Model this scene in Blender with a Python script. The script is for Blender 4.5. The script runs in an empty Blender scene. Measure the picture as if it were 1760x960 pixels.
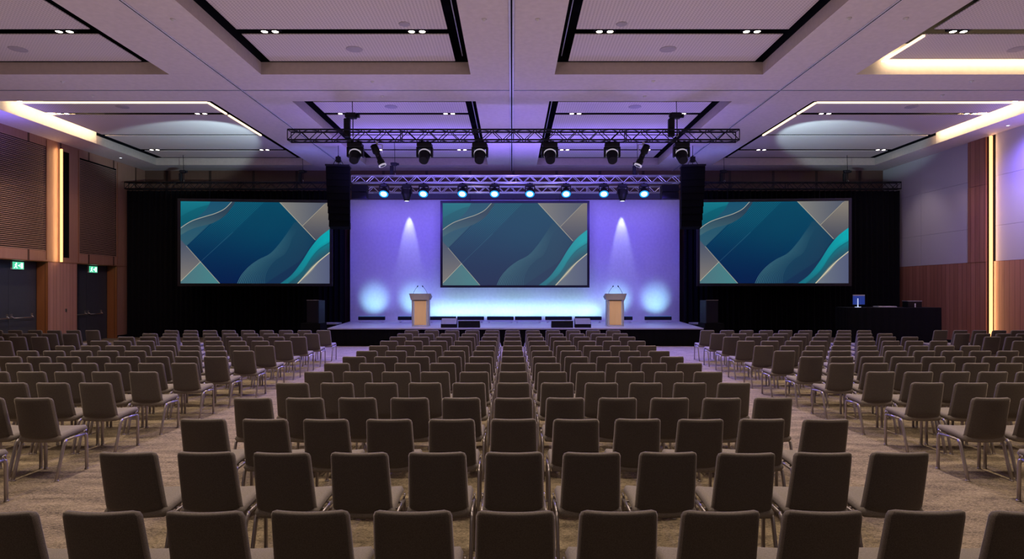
import bpy, math, random
import numpy as np
from mathutils import Vector, Matrix
random.seed(7)
scene = bpy.context.scene
COL = scene.collection
PI = math.pi
CAMZ = 1.919
F = 1050.0
HZ = 500.0
def wx(px, d): return (px - 880.0) * d / F
def wz(py, d): return CAMZ + (HZ - py) * d / F

# ------------------------------------------------------------------ materials
def new_mat(name):
    m = bpy.data.materials.new(name); m.use_nodes = True
    return m, m.node_tree.nodes, m.node_tree.links, m.node_tree.nodes['Principled BSDF']
def simple(name, col, rough=0.6, metal=0.0, emit=None, es=0.0, spec=0.5, bump=None):
    m, N, L, b = new_mat(name)
    b.inputs['Base Color'].default_value = (*col, 1)
    b.inputs['Roughness'].default_value = rough
    b.inputs['Metallic'].default_value = metal
    b.inputs['Specular IOR Level'].default_value = spec
    if emit:
        b.inputs['Emission Color'].default_value = (*emit, 1)
        b.inputs['Emission Strength'].default_value = es
    # subtle procedural variation on every surface
    tc = N.new('ShaderNodeTexCoord'); no = N.new('ShaderNodeTexNoise')
    no.inputs['Scale'].default_value = bump[0] if bump else 9.0
    L.new(tc.outputs['Object'], no.inputs['Vector'])
    mx = N.new('ShaderNodeMix'); mx.data_type = 'RGBA'
    mx.inputs['A'].default_value = (*[c * 0.88 for c in col], 1)
    mx.inputs['B'].default_value = (*[min(1, c * 1.1) for c in col], 1)
    L.new(no.outputs['Fac'], mx.inputs['Factor'])
    L.new(mx.outputs['Result'], b.inputs['Base Color'])
    if bump:
        bp = N.new('ShaderNodeBump'); bp.inputs['Strength'].default_value = bump[1]
        bp.inputs['Distance'].default_value = bump[2]
        L.new(no.outputs['Fac'], bp.inputs['Height']); L.new(bp.outputs['Normal'], b.inputs['Normal'])
    return m
def emis(name, col, s):
    m, N, L, b = new_mat(name)
    b.inputs['Base Color'].default_value = (*[c * .5 for c in col], 1)
    b.inputs['Emission Color'].default_value = (*col, 1)
    b.inputs['Emission Strength'].default_value = s
    return m
def wood(name, c1, c2, plank, axis='Y', rough=0.45):
    """vertical planks; axis = horizontal run direction"""
    m, N, L, b = new_mat(name)
    geo = N.new('ShaderNodeNewGeometry'); sep = N.new('ShaderNodeSeparateXYZ')
    L.new(geo.outputs['Position'], sep.inputs[0])
    mp = N.new('ShaderNodeMapping'); mp.inputs['Scale'].default_value = (14, 14, 0.9)
    L.new(geo.outputs['Position'], mp.inputs['Vector'])
    no = N.new('ShaderNodeTexNoise'); no.inputs['Scale'].default_value = 1.3; no.inputs['Detail'].default_value = 6
    L.new(mp.outputs['Vector'], no.inputs['Vector'])
    dv = N.new('ShaderNodeMath'); dv.operation = 'DIVIDE'; dv.inputs[1].default_value = plank
    L.new(sep.outputs[axis], dv.inputs[0])
    fl = N.new('ShaderNodeMath'); fl.operation = 'FLOOR'; L.new(dv.outputs[0], fl.inputs[0])
    wn = N.new('ShaderNodeTexWhiteNoise'); wn.noise_dimensions = '1D'; L.new(fl.outputs[0], wn.inputs['W'])
    ad = N.new('ShaderNodeMath'); ad.operation = 'MULTIPLY_ADD'; ad.inputs[1].default_value = 0.45
    L.new(wn.outputs['Value'], ad.inputs[0])
    ms = N.new('ShaderNodeMath'); ms.operation = 'MULTIPLY'; ms.inputs[1].default_value = 0.7
    L.new(no.outputs['Fac'], ms.inputs[0]); L.new(ms.outputs[0], ad.inputs[2])
    mx = N.new('ShaderNodeMix'); mx.data_type = 'RGBA'
    mx.inputs['A'].default_value = (*c1, 1); mx.inputs['B'].default_value = (*c2, 1)
    L.new(ad.outputs[0], mx.inputs['Factor'])
    fr = N.new('ShaderNodeMath'); fr.operation = 'FRACT'; L.new(dv.outputs[0], fr.inputs[0])
    lt = N.new('ShaderNodeMath'); lt.operation = 'GREATER_THAN'; lt.inputs[1].default_value = 0.06
    L.new(fr.outputs[0], lt.inputs[0])
    m2 = N.new('ShaderNodeMix'); m2.data_type = 'RGBA'
    m2.inputs['A'].default_value = (*[c * .35 for c in c1], 1)
    L.new(lt.outputs[0], m2.inputs['Factor']); L.new(mx.outputs['Result'], m2.inputs['B'])
    L.new(m2.outputs['Result'], b.inputs['Base Color'])
    b.inputs['Roughness'].default_value = rough
    return m
def fabric(name, c, scale=420, sheen=.12):
    m, N, L, b = new_mat(name)
    tc = N.new('ShaderNodeTexCoord')
    no = N.new('ShaderNodeTexNoise'); no.inputs['Scale'].default_value = scale; no.inputs['Detail'].default_value = 2
    n2 = N.new('ShaderNodeTexNoise'); n2.inputs['Scale'].default_value = 180
    L.new(tc.outputs['Object'], no.inputs['Vector']); L.new(tc.outputs['Object'], n2.inputs['Vector'])
    ad = N.new('ShaderNodeMath'); ad.operation = 'MULTIPLY'
    L.new(no.outputs['Fac'], ad.inputs[0]); L.new(n2.outputs['Fac'], ad.inputs[1])
    cr = N.new('ShaderNodeValToRGB')
    cr.color_ramp.elements[0].position = 0.1; cr.color_ramp.elements[0].color = (*[v * .7 for v in c], 1)
    cr.color_ramp.elements[1].position = 0.42; cr.color_ramp.elements[1].color = (*[v * 1.25 for v in c], 1)
    L.new(ad.outputs[0], cr.inputs['Fac']); L.new(cr.outputs['Color'], b.inputs['Base Color'])
    b.inputs['Roughness'].default_value = 0.95
    b.inputs['Specular IOR Level'].default_value = 0.15
    b.inputs['Sheen Weight'].default_value = sheen; b.inputs['Sheen Roughness'].default_value = 0.35; b.inputs['Sheen Tint'].default_value = (1, .88, .78, 1)
    bp = N.new('ShaderNodeBump'); bp.inputs['Strength'].default_value = 0.3; bp.inputs['Distance'].default_value = 0.002
    L.new(no.outputs['Fac'], bp.inputs['Height']); L.new(bp.outputs['Normal'], b.inputs['Normal'])
    return m
def carpet_mat():
    m, N, L, b = new_mat('carpet')
    geo = N.new('ShaderNodeNewGeometry')
    # large soft diagonal streaks
    mp = N.new('ShaderNodeMapping'); mp.inputs['Rotation'].default_value = (0, 0, math.radians(28)); mp.inputs['Scale'].default_value = (0.9, 3.4, 1)
    L.new(geo.outputs['Position'], mp.inputs['Vector'])
    n1 = N.new('ShaderNodeTexNoise'); n1.inputs['Scale'].default_value = 2.2; n1.inputs['Detail'].default_value = 5
    L.new(mp.outputs['Vector'], n1.inputs['Vector'])
    # woven ripples
    mp2 = N.new('ShaderNodeMapping'); mp2.inputs['Rotation'].default_value = (0, 0, math.radians(12)); mp2.inputs['Scale'].default_value = (1, 2.6, 1)
    L.new(geo.outputs['Position'], mp2.inputs['Vector'])
    n2 = N.new('ShaderNodeTexNoise'); n2.inputs['Scale'].default_value = 34; n2.inputs['Detail'].default_value = 3; n2.inputs['Distortion'].default_value = 1.2
    L.new(mp2.outputs['Vector'], n2.inputs['Vector'])
    n3 = N.new('ShaderNodeTexNoise'); n3.inputs['Scale'].default_value = 150
    L.new(geo.outputs['Position'], n3.inputs['Vector'])
    a = N.new('ShaderNodeMath'); a.operation = 'MULTIPLY_ADD'; a.inputs[1].default_value = 0.36
    L.new(n1.outputs['Fac'], a.inputs[0])
    h = N.new('ShaderNodeMath'); h.operation = 'MULTIPLY'; h.inputs[1].default_value = 0.66
    L.new(n2.outputs['Fac'], h.inputs[0]); L.new(h.outputs[0], a.inputs[2])
    a2 = N.new('ShaderNodeMath'); a2.operation = 'MULTIPLY_ADD'; a2.inputs[1].default_value = 0.22
    L.new(n3.outputs['Fac'], a2.inputs[0]); L.new(a.outputs[0], a2.inputs[2])
    cr = N.new('ShaderNodeValToRGB')
    cr.color_ramp.elements[0].position = 0.48; cr.color_ramp.elements[0].color = (0.080, 0.064, 0.046, 1)
    cr.color_ramp.elements[1].position = 0.76; cr.color_ramp.elements[1].color = (0.42, 0.335, 0.225, 1)
    L.new(a2.outputs[0], cr.inputs['Fac']); L.new(cr.outputs['Color'], b.inputs['Base Color'])
    b.inputs['Roughness'].default_value = 0.95; b.inputs['Specular IOR Level'].default_value = 0.1
    bp = N.new('ShaderNodeBump'); bp.inputs['Strength'].default_value = 0.5; bp.inputs['Distance'].default_value = 0.006
    L.new(n2.outputs['Fac'], bp.inputs['Height']); L.new(bp.outputs['Normal'], b.inputs['Normal'])
    return m
def perforated():
    m, N, L, b = new_mat('perforated_panel')
    geo = N.new('ShaderNodeNewGeometry'); vo = N.new('ShaderNodeTexVoronoi')
    vo.inputs['Scale'].default_value = 14; vo.inputs['Randomness'].default_value = 0
    L.new(geo.outputs['Position'], vo.inputs['Vector'])
    cr = N.new('ShaderNodeValToRGB')
    cr.color_ramp.elements[0].position = 0.2; cr.color_ramp.elements[0].color = (0.45, 0.40, 0.38, 1)
    cr.color_ramp.elements[1].position = 0.34; cr.color_ramp.elements[1].color = (0.68, 0.61, 0.58, 1)
    L.new(vo.outputs['Distance'], cr.inputs['Fac']); L.new(cr.outputs['Color'], b.inputs['Base Color'])
    b.inputs['Roughness'].default_value = 0.8
    return m

M = dict(
    carpet=carpet_mat(),
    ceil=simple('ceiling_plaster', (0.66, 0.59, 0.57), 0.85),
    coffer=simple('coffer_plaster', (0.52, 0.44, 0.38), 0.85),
    perf=perforated(),
    void=simple('void_black', (0.006, 0.006, 0.008), 0.9, spec=0.1),
    track=simple('track_metal', (0.75, 0.76, 0.82), 0.5, 0.4),
    wood_l=wood('wood_left', (0.27, 0.125, 0.085), (0.44, 0.24, 0.17), 1.45, 'Y'),
    wood_pil=wood('wood_pilaster', (0.38, 0.18, 0.14), (0.60, 0.34, 0.27), 0.16, 'Y'),
    wood_r=wood('wood_right', (0.24, 0.095, 0.055), (0.42, 0.19, 0.12), 0.21, 'Y'),
    wood_j=wood('wood_jamb', (0.20, 0.075, 0.02), (0.34, 0.14, 0.05), 0.3, 'X'),
    wood_b=wood('wood_back', (0.10, 0.05, 0.035), (0.16, 0.085, 0.06), 1.9, 'X'),
    slat=simple('slat_wood', (0.40, 0.25, 0.19), 0.5),
    fabric_wall=simple('fabric_wall', (0.46, 0.43, 0.44), 0.95, bump=(240, 0.2, 0.002)),
    door=simple('door_grey', (0.055, 0.06, 0.075), 0.5),
    steel=simple('brushed_steel', (0.62, 0.58, 0.56), 0.3, 0.9),
    chairf=fabric('back_fabric_shaded', (0.128, 0.109, 0.101), 420, .5),  # darker than the seat: shade on the backs is put into the colour
    seatf=fabric('seat_fabric_lit', (0.28, 0.248, 0.228)),  # same cloth made paler, its light from above put into the colour
    lit_piping=fabric('lit_piping_fabric', (0.21, 0.183, 0.168), 420, .3),
    legm=simple('chair_leg_metal', (0.40, 0.36, 0.37), 0.38, 0.75),
    drape=simple('black_drape', (0.006, 0.006, 0.008), 0.95, spec=0.08),
    skirt=simple('stage_skirt', (0.006, 0.0055, 0.007), 0.9, spec=0.1),
    deck=simple('stage_deck', (0.42, 0.41, 0.44), 0.38, bump=(5, 0.05, 0.002)),
    cyc=simple('backdrop_cloth', (0.72, 0.72, 0.74), 0.9),
    header=simple('header_cloth', (0.07, 0.07, 0.10), 0.95),
    black=simple('black_plastic', (0.006, 0.006, 0.008), 0.5, spec=.25),
    arrayb=simple('array_black', (0.004, 0.004, 0.005), 0.8, spec=0.08),
    blackm=simple('black_metal', (0.009, 0.009, 0.014), 0.5, 0.1, spec=.3),
    alu=simple('aluminium', (0.72, 0.72, 0.76), 0.32, 0.85),
    frame=simple('screen_frame', (0.012, 0.012, 0.018), 0.4),
    lectw=wood('lectern_wood', (0.74, 0.44, 0.18), (0.90, 0.60, 0.30), 9.0, 'Z'),
    lectg=simple('lectern_grey', (0.36, 0.33, 0.31), 0.5),
    grille=simple('speaker_grille', (0.17, 0.16, 0.155), 0.6),
    glass=simple('clear_panel', (0.50, 0.50, 0.62), 0.12, 0.0),
    led=emis('warm_led', (1.0, 0.50, 0.17), 2.4),
    ledc=emis('warm_led_ceiling', (1.0, 0.74, 0.52), 1.7),
    cove=emis('cove_led', (1.0, 0.70, 0.42), 42.0),
    covew=simple('cove_lit_white', (0.75, 0.70, 0.62), 0.9),  # paler copy of the coffer wall, cove light put into the colour
    bulb=emis('downlight_bulb', (1.0, 0.88, 0.72), 14.0),
    cyan=emis('cyan_lens', (0.36, 0.92, 1.0), 3.2),
    halo=emis('cyan_glow', (0.01, 0.24, 0.50), 1.5),
    lensw=emis('white_lens', (0.75, 0.82, 1.0), 2.5),
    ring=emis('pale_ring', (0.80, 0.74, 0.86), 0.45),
    exitg=emis('exit_green', (0.10, 0.75, 0.42), 0.9),
    exitw=emis('exit_white', (0.75, 1.0, 0.88), 1.6),
    mscreen=emis('monitor_glow', (0.02, 0.05, 0.30), 0.6),
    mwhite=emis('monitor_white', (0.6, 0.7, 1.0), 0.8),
    paper=simple('pale_grey', (0.5, 0.5, 0.52), 0.5),
    white=simple('white_plastic', (0.7, 0.68, 0.66), 0.5),
    spkr=simple('ceiling_speaker_grey', (0.40, 0.36, 0.38), 0.7),
)

# ------------------------------------------------------------------ mesh builder
class MB:
    def __init__(s): s.v = []; s.f = []; s.smooth = []
    def add(s, vs, fs, sm=False):
        o = len(s.v); s.v += [tuple(p) for p in vs]
        for f in fs: s.f.append(tuple(i + o for i in f)); s.smooth.append(sm)
        return s
    def box(s, x0, x1, y0, y1, z0, z1, mat=None, bevel=0):
        if bevel:
            b = bevel
            vs = []; 
            # chamfered box: 24 vertices
            xs = (x0, x1); ys = (y0, y1); zs = (z0, z1)
            idx = {}
            for i in (0, 1):
                for j in (0, 1):
                    for k in (0, 1):
                        sx = b if i == 0 else -b; sy = b if j == 0 else -b; sz = b if k == 0 else -b
                        idx[i, j, k, 0] = len(vs); vs.append((xs[i], ys[j] + sy, zs[k] + sz))
                        idx[i, j, k, 1] = len(vs); vs.append((xs[i] + sx, ys[j], zs[k] + sz))
                        idx[i, j, k, 2] = len(vs); vs.append((xs[i] + sx, ys[j] + sy, zs[k]))
            g = idx; fs = []
            fs += [(g[0,0,0,0], g[0,0,1,0], g[0,1,1,0], g[0,1,0,0]), (g[1,0,0,0], g[1,1,0,0], g[1,1,1,0], g[1,0,1,0])]
            fs += [(g[0,0,0,1], g[1,0,0,1], g[1,0,1,1], g[0,0,1,1]), (g[0,1,0,1], g[0,1,1,1], g[1,1,1,1], g[1,1,0,1])]
            fs += [(g[0,0,0,2], g[0,1,0,2], g[1,1,0,2], g[1,0,0,2]), (g[0,0,1,2], g[1,0,1,2], g[1,1,1,2], g[0,1,1,2])]
            for k in (0, 1):
                for j in (0, 1): fs.append((g[0,j,k,1], g[1,j,k,1], g[1,j,k,2], g[0,j,k,2]))
                for i in (0, 1): fs.append((g[i,0,k,0], g[i,1,k,0], g[i,1,k,2], g[i,0,k,2]))
            for i in (0, 1):
                for j in (0, 1): fs.append((g[i,j,0,0], g[i,j,1,0], g[i,j,1,1], g[i,j,0,1]))
                for j in (0, 1):
                    for k in (0, 1): fs.append((g[i,j,k,0], g[i,j,k,1], g[i,j,k,2]))
            if mat is not None: vs = [mat @ Vector(p) for p in vs]
            return s.add(vs, fs)
        vs = [(x0,y0,z0),(x1,y0,z0),(x1,y1,z0),(x0,y1,z0),(x0,y0,z1),(x1,y0,z1),(x1,y1,z1),(x0,y1,z1)]
        if mat is not None: vs = [mat @ Vector(p) for p in vs]
        return s.add(vs, [(0,3,2,1),(4,5,6,7),(0,1,5,4),(1,2,6,5),(2,3,7,6),(3,0,4,7)])
    def tube(s, a, b, r, n=8, r2=None, caps=True, squash=None):
        a = Vector(a); b = Vector(b); d = (b - a)
        if d.length < 1e-6: return s
        z = d.normalized(); up = Vector((0, 0, 1)) if abs(z.z) < .95 else Vector((1, 0, 0))
        x = z.cross(up).normalized(); y = z.cross(x)
        r2 = r if r2 is None else r2
        vs = []
        for c, rr in ((a, r), (b, r2)):
            for i in range(n):
                t = 2 * PI * i / n
                q = 1.0 if squash is None else squash
                vs.append(c + x * math.cos(t) * rr * q + y * math.sin(t) * rr)
        fs = [(i, (i + 1) % n, n + (i + 1) % n, n + i) for i in range(n)]
        s.add(vs, fs, True)
        if caps: s.add(vs[:n], [tuple(range(n))[::-1]]); s.add(vs[n:], [tuple(range(n))])
        return s
    def path(s, pts, r, n=8):
        for a, b in zip(pts[:-1], pts[1:]): s.tube(a, b, r, n)
        return s
    def sweep(s, pts, rx, ry, side, n=8):
        """flat oval tube along pts; side = fixed sideways axis (rx), the other half-size ry lies in the path plane"""
        side = Vector(side); P = [Vector(p) for p in pts]; rings = []
        for i, p in enumerate(P):
            t = (P[min(i + 1, len(P) - 1)] - P[max(i - 1, 0)]).normalized()
            nrm = t.cross(side).normalized()
            rings.append([p + side * math.cos(2*PI*k/n) * rx + nrm * math.sin(2*PI*k/n) * ry for k in range(n)])
        vs = [v for r in rings for v in r]; fs = []
        for i in range(len(P) - 1):
            for k in range(n): fs.append((i*n+k, i*n+(k+1)%n, (i+1)*n+(k+1)%n, (i+1)*n+k))
        s.add(vs, fs, True)
        s.add(rings[0], [tuple(range(n))[::-1]]); s.add(rings[-1], [tuple(range(n))])
        return s
    def lathe(s, prof, mat, n=20, cap=True):
        """prof [(r, h)] around local z, transformed by mat"""
        vs = []
        for r, h in prof:
            for i in range(n):
                t = 2 * PI * i / n; vs.append(mat @ Vector((r * math.cos(t), r * math.sin(t), h)))
        fs = []
        for j in range(len(prof) - 1):
            for i in range(n): fs.append((j*n+i, j*n+(i+1)%n, (j+1)*n+(i+1)%n, (j+1)*n+i))
        s.add(vs, fs, True)
        if cap:
            s.add(vs[:n], [tuple(range(n))[::-1]]); s.add(vs[-n:], [tuple(range(n))])
        return s
    def disc(s, c, r, nrm, n=20, sq=1.0):
        nrm = Vector(nrm).normalized(); up = Vector((0, 0, 1)) if abs(nrm.z) < .9 else Vector((0, 1, 0))
        x = nrm.cross(up).normalized(); y = nrm.cross(x); c = Vector(c)
        s.add([c + x*math.cos(2*PI*i/n)*r*sq + y*math.sin(2*PI*i/n)*r for i in range(n)], [tuple(range(n))]); return s
    def slab(s, wf, v0, v1, T, r, fmap, N=12, Mr=14):
        """rounded upholstered slab. wf(v) half width, fmap(x, v, t)->3D, T thickness, r edge radius"""
        def dense(n):
            a = [0.5 - 0.5 * math.cos(PI * i / n) for i in range(n + 1)]
            return [x * .75 + (i / n) * .25 for i, x in enumerate(a)]
        U = dense(N); V = dense(Mr); L = v1 - v0
        def grid(sg):
            out = []
            for vv in V:
                v = v0 + vv * L; w = wf(v)
                for uu in U:
                    x = (2 * uu - 1) * w
                    d = min(w - abs(x), v - v0, v1 - v)
                    e = 1.0 if d >= r else math.sqrt(max(0, 1 - (1 - d / r) ** 2))
                    out.append(fmap(x, v, sg * T / 2 * e))
            return out
        n = N + 1
        for sg in (1, -1):
            fs = []
            for j in range(Mr):
                for i in range(N):
                    q = (j*n+i, j*n+i+1, (j+1)*n+i+1, (j+1)*n+i)
                    fs.append(q if sg < 0 else q[::-1])
            s.add(grid(sg), fs, True)
        return s
    def build(s, name, mat, parent=None, loc=None, merge=True):
        me = bpy.data.meshes.new(name)
        me.from_pydata(s.v, [], s.f)
        me.polygons.foreach_set('use_smooth', s.smooth)
        if isinstance(mat, str): mat = M[mat]
        me.materials.append(mat)
        me.update()
        if merge:
            import bmesh
            bm = bmesh.new(); bm.from_mesh(me)
            bmesh.ops.remove_doubles(bm, verts=bm.verts, dist=1e-5)
            bmesh.ops.recalc_face_normals(bm, faces=bm.faces)
            bm.to_mesh(me); bm.free()
        o = bpy.data.objects.new(name, me); COL.objects.link(o)
        if parent: o.parent = parent
        if loc: o.location = loc
        return o
def tag(o, label, cat, group=None, kind=None):
    if label: o['label'] = label
    if cat: o['category'] = cat
    if group: o['group'] = group
    if kind: o['kind'] = kind
    return o
def empty(name, loc, label, cat, group=None, rz=0):
    o = bpy.data.objects.new(name, None); COL.objects.link(o); o.empty_display_size = .1
    o.location = loc; o.rotation_euler = (0, 0, rz)
    return tag(o, label, cat, group)
def struct(name, mb, mat, parent=None, merge=True):
    o = mb.build(name, mat, parent, merge=merge)
    if not parent: o['kind'] = 'structure'
    return o
def kids(o): return [c for c in bpy.data.objects if c.parent is o]
def copy_tree(src_list, loc, rz, label, group=None, scale=None):
    """src_list = (root, [(child, [grandchildren])])"""
    root, ch = src_list
    r = root.copy(); COL.objects.link(r); r.location = loc; r.rotation_euler = (0, 0, rz); r['label'] = label
    if group: r['group'] = group
    for c, gs in ch:
        k = c.copy(); COL.objects.link(k); k.parent = r
        for g in gs:
            q = g.copy(); COL.objects.link(q); q.parent = k
    return r
def tree(root): return (root, [(c, kids(c)) for c in kids(root)])
ORD = ['first','second','third','fourth','fifth','sixth','seventh','eighth','ninth','tenth','eleventh','twelfth','thirteenth','fourteenth','fifteenth','sixteenth','seventeenth','eighteenth','nineteenth','twentieth']
def nth(i, n):
    """i-th from left of n"""
    if i == 0: return 'leftmost'
    if i == n - 1: return 'rightmost'
    return ORD[i] + ' from left'
def quads_with_holes(a0, a1, b0, b1, holes):
    """split rectangle into cells avoiding holes [(a0,a1,b0,b1)]"""
    A = sorted({a0, a1, *[min(max(h[k], a0), a1) for h in holes for k in (0, 1)]})
    B = sorted({b0, b1, *[min(max(h[k], b0), b1) for h in holes for k in (2, 3)]})
    out = []
    for i in range(len(A) - 1):
        for j in range(len(B) - 1):
            ca, cb = (A[i] + A[i+1]) / 2, (B[j] + B[j+1]) / 2
            if not any(h[0] < ca < h[1] and h[2] < cb < h[3] for h in holes):
                out.append((A[i], A[i+1], B[j], B[j+1]))
    return out

XL, XR, YB, YF = -16.1, 16.3, 26.8, -4.0
ZC, ZP, ZV = 7.2, 7.5, 7.95
# ------------------------------------------------------------------ floor, walls
struct('floor', MB().box(XL - .6, XR + .3, YF, YB, -.12, 0), 'carpet')
struct('wall_back', MB().box(XL - .6, XR + .3, YB, YB + .15, 0, ZV), 'wood_b')
struct('wall_front', MB().box(XL - .6, XR + .3, YF - .15, YF, 0, ZV), 'wood_b')
# left wall
XD = -16.5
upper = [(17.0, 21.1, 3.31, 6.91), (21.93, 22.21, 3.12, 6.93), (22.75, 24.85, 3.31, 6.88)]
doors = [(18.7, 21.2, 0, 2.94), (22.6, 24.88, 0, 2.94)]
mb = MB()
for a0, a1, b0, b1 in quads_with_holes(YF, YB, 0, ZC, upper + doors + [(21.2, 22.6, 0, 2.94)]):
    mb.add([(XL, a0, b0), (XL, a1, b0), (XL, a1, b1), (XL, a0, b1)], [(0, 1, 2, 3)])
wl = struct('wall_left', mb, 'wood_l')
mb = MB().box(XL - .4, XL, 21.2, 22.6, 0, 2.94)
p = mb.build('pilaster', 'wood_pil', wl)
mb = MB()
for y in (18.7, 21.2, 22.6, 24.88):   # jamb linings
    y0, y1 = (y - .03, y) if y in (18.7, 22.6) else (y, y + .03)
    if y == 21.2: y0, y1 = 21.19, 21.2
    if y == 22.6: y0, y1 = 22.6, 22.61
    mb.box(XD, XL + .004, y0, y1, 0, 2.94)
mb.box(XD, XL, 18.7, 21.2, 2.935, 2.96).box(XD, XL, 22.6, 24.88, 2.935, 2.96)
mb.build('door_jamb', 'wood_j', wl)
mb = MB().box(XD - .05, XD - .01, 18.6, 25.0, 0, 2.96)
mb.build('door_header', 'door', wl)
mb = MB()
for h in upper:
    mb.add([(XL - .1, h[0], h[2]), (XL - .1, h[1], h[2]), (XL - .1, h[1], h[3]), (XL - .1, h[0], h[3])], [(0, 1, 2, 3)])
    for a, b in (((h[0], h[2]), (h[1], h[2])), ((h[1], h[2]), (h[1], h[3])), ((h[1], h[3]), (h[0], h[3])), ((h[0], h[3]), (h[0], h[2]))):
        mb.add([(XL, a[0], a[1]), (XL, b[0], b[1]), (XL - .1, b[0], b[1]), (XL - .1, a[0], a[1])], [(0, 1, 2, 3)])
mb.build('grille_recess', 'void', wl)
mb = MB()
for y in (16.9, 21.13, 22.68, 24.92):
    mb.box(XL, XL + .012, y - .012, y + .012, 3.0, 7.15)
mb.box(XL, XL + .012, 16.9, 26.7, 2.935, 2.95)
mb.build('wood_trim', 'wood_j', wl)
for k, h in enumerate((upper[0], upper[2])):
    mb = MB(); z = h[2] + .012
    while z < h[3] - .03:
        mb.box(XL - .05, XL - .004, h[0] + .01, h[1] - .01, z, z + .027); z += .062
    o = mb.build('wall_grille', 'slat')
    tag(o, ['horizontal slatted wood grille above the near double door', 'horizontal slatted wood grille above the far double door beside curtain'][k], 'grille', 'slatted grilles on the left wall')
for k, (y0, y1, ym) in enumerate(((18.95, 20.97, 19.96), (22.68, 24.5, 23.6))):
    lab = ['dark grey double doors nearer the camera under green exit sign', 'dark grey double doors nearer the black curtain under exit sign'][k]
    r = bpy.data.objects.new('door_%d' % (k + 1), None); COL.objects.link(r); r.location = (XD, ym, 0); r['kind'] = 'structure'
    r['label'] = lab
    for a, b in ((y0, ym - .006), (ym + .006, y1)):
        leaf = MB().box(0, .05, a - ym, b - ym, .01, 2.6).build('door_leaf', 'door', r)
        hb = MB(); g0, g1 = (a - ym + .09, b - ym - .06)
        hb.path([(.05, g0, 1.10), (.14, g0 + .02, 1.03), (.14, g1 - .02, 1.03), (.05, g1, 1.10)], .017)
        hb.box(.05, .075, g0 - .03, g0 + .03, 1.02, 1.17).box(.05, .075, g1 - .03, g1 + .03, 1.02, 1.17)
        hb.build('push_bar', 'steel', leaf)
# exit signs
for k, yc in enumerate((20.35, 24.0)):
    r = empty('exit_sign', (XD + .02, yc, 2.77), ['glowing green exit sign over the doors nearer the camera', 'glowing green exit sign over the doors nearer the curtain'][k], 'exit sign', 'green exit signs')
    MB().box(-.03, .03, -.24, .24, -.13, .13).build('housing', 'white', r)
    MB().box(.03, .036, -.23, .23, -.12, .12).build('face', 'exitg', r)
    g = MB()
    def yb(y0, y1, z0, z1, rot=0, c=(0, 0)):
        mt = Matrix.Translation((0, c[0], c[1])) @ Matrix.Rotation(rot, 4, 'X')
        g.box(.036, .040, y0, y1, z0, z1, mt)
    # running figure
    g.disc((.041, -.085, .075), .022, (1, 0, 0), 12)
    yb(-.018, .018, -.045, .045, .25, (-.10, .015))
    yb(-.05, .05, -.01, .01, .5, (-.10, .035))
    yb(-.012, .012, -.045, .045, .7, (-.075, -.055)); yb(-.012, .012, -.045, .045, -.8, (-.14, -.055))
    # door and arrow
    yb(.10, .19, -.09, .09); yb(-.03, .05, -.012, .012, 0, (.01, 0)); yb(-.03, .03, -.01, .01, .8, (.05, .02)); yb(-.03, .03, -.01, .01, -.8, (.05, -.02))
    g.build('pictogram', 'exitw', r)
# wall LED left
r = tag(MB().box(XL + .0, XL + .07, 21.76, 21.80, 2.96, 6.98).build('led_strip', 'led'), 'vertical warm light strip on the left wall beside dark recess', 'light strip', 'vertical warm wall light strips')
tag(MB().box(XL, XL + .02, 22.0, 22.08, 1.18, 1.28).build('wall_switch', 'steel'), 'small metal wall switch on the wood pilaster between the doors', 'switch')
# right wall
mb = MB().box(XR, XR + .15, YF, YB, 0, ZV)
wr = struct('wall_right', mb, 'void')
mb = MB()
cols = [YF, 2, 4.6, 7.2, 9.8, 12.4, 15.0, 17.85, 20.55]
zr = [2.93, 4.12, 5.79, ZC]
for a, b in list(zip(cols[:-1], cols[1:])) + [(21.78, 24.3), (24.305, YB)]:
    for c, d in zip(zr[:-1], zr[1:]): mb.box(XR - .03, XR + .01, a + .004, b - .004, c + .004, d - .004)
mb.build('fabric_panel', 'fabric_wall', wr)
mb = MB().box(XR - .05, XR + .01, YF, 20.60, 0, 2.925).box(XR - .05, XR + .01, 20.95, YB, 0, 2.925).box(XR - .06, XR + .01, 20.95, 21.77, 2.93, 5.58).box(XR - .06, XR + .01, 20.95, 21.77, 5.59, ZC)
mb.build('wood_panelling', 'wood_r', wr)
tag(MB().box(XR - .10, XR - .01, 20.70, 20.745, .02, 7.18).build('led_strip', 'led'), 'tall vertical warm light strip on the right wall beside wood pilaster', 'light strip', 'vertical warm wall light strips')
struct('baseboard_left', MB().box(XL, XL + .02, 17.0, 18.66, 0, .12).box(XL, XL + .02, 24.93, YB, 0, .12), 'black')
struct('baseboard_right', MB().box(XR - .07, XR - .05, YF, 20.6, 0, .12).box(XR - .07, XR - .05, 20.95, YB, 0, .12), 'black')

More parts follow.
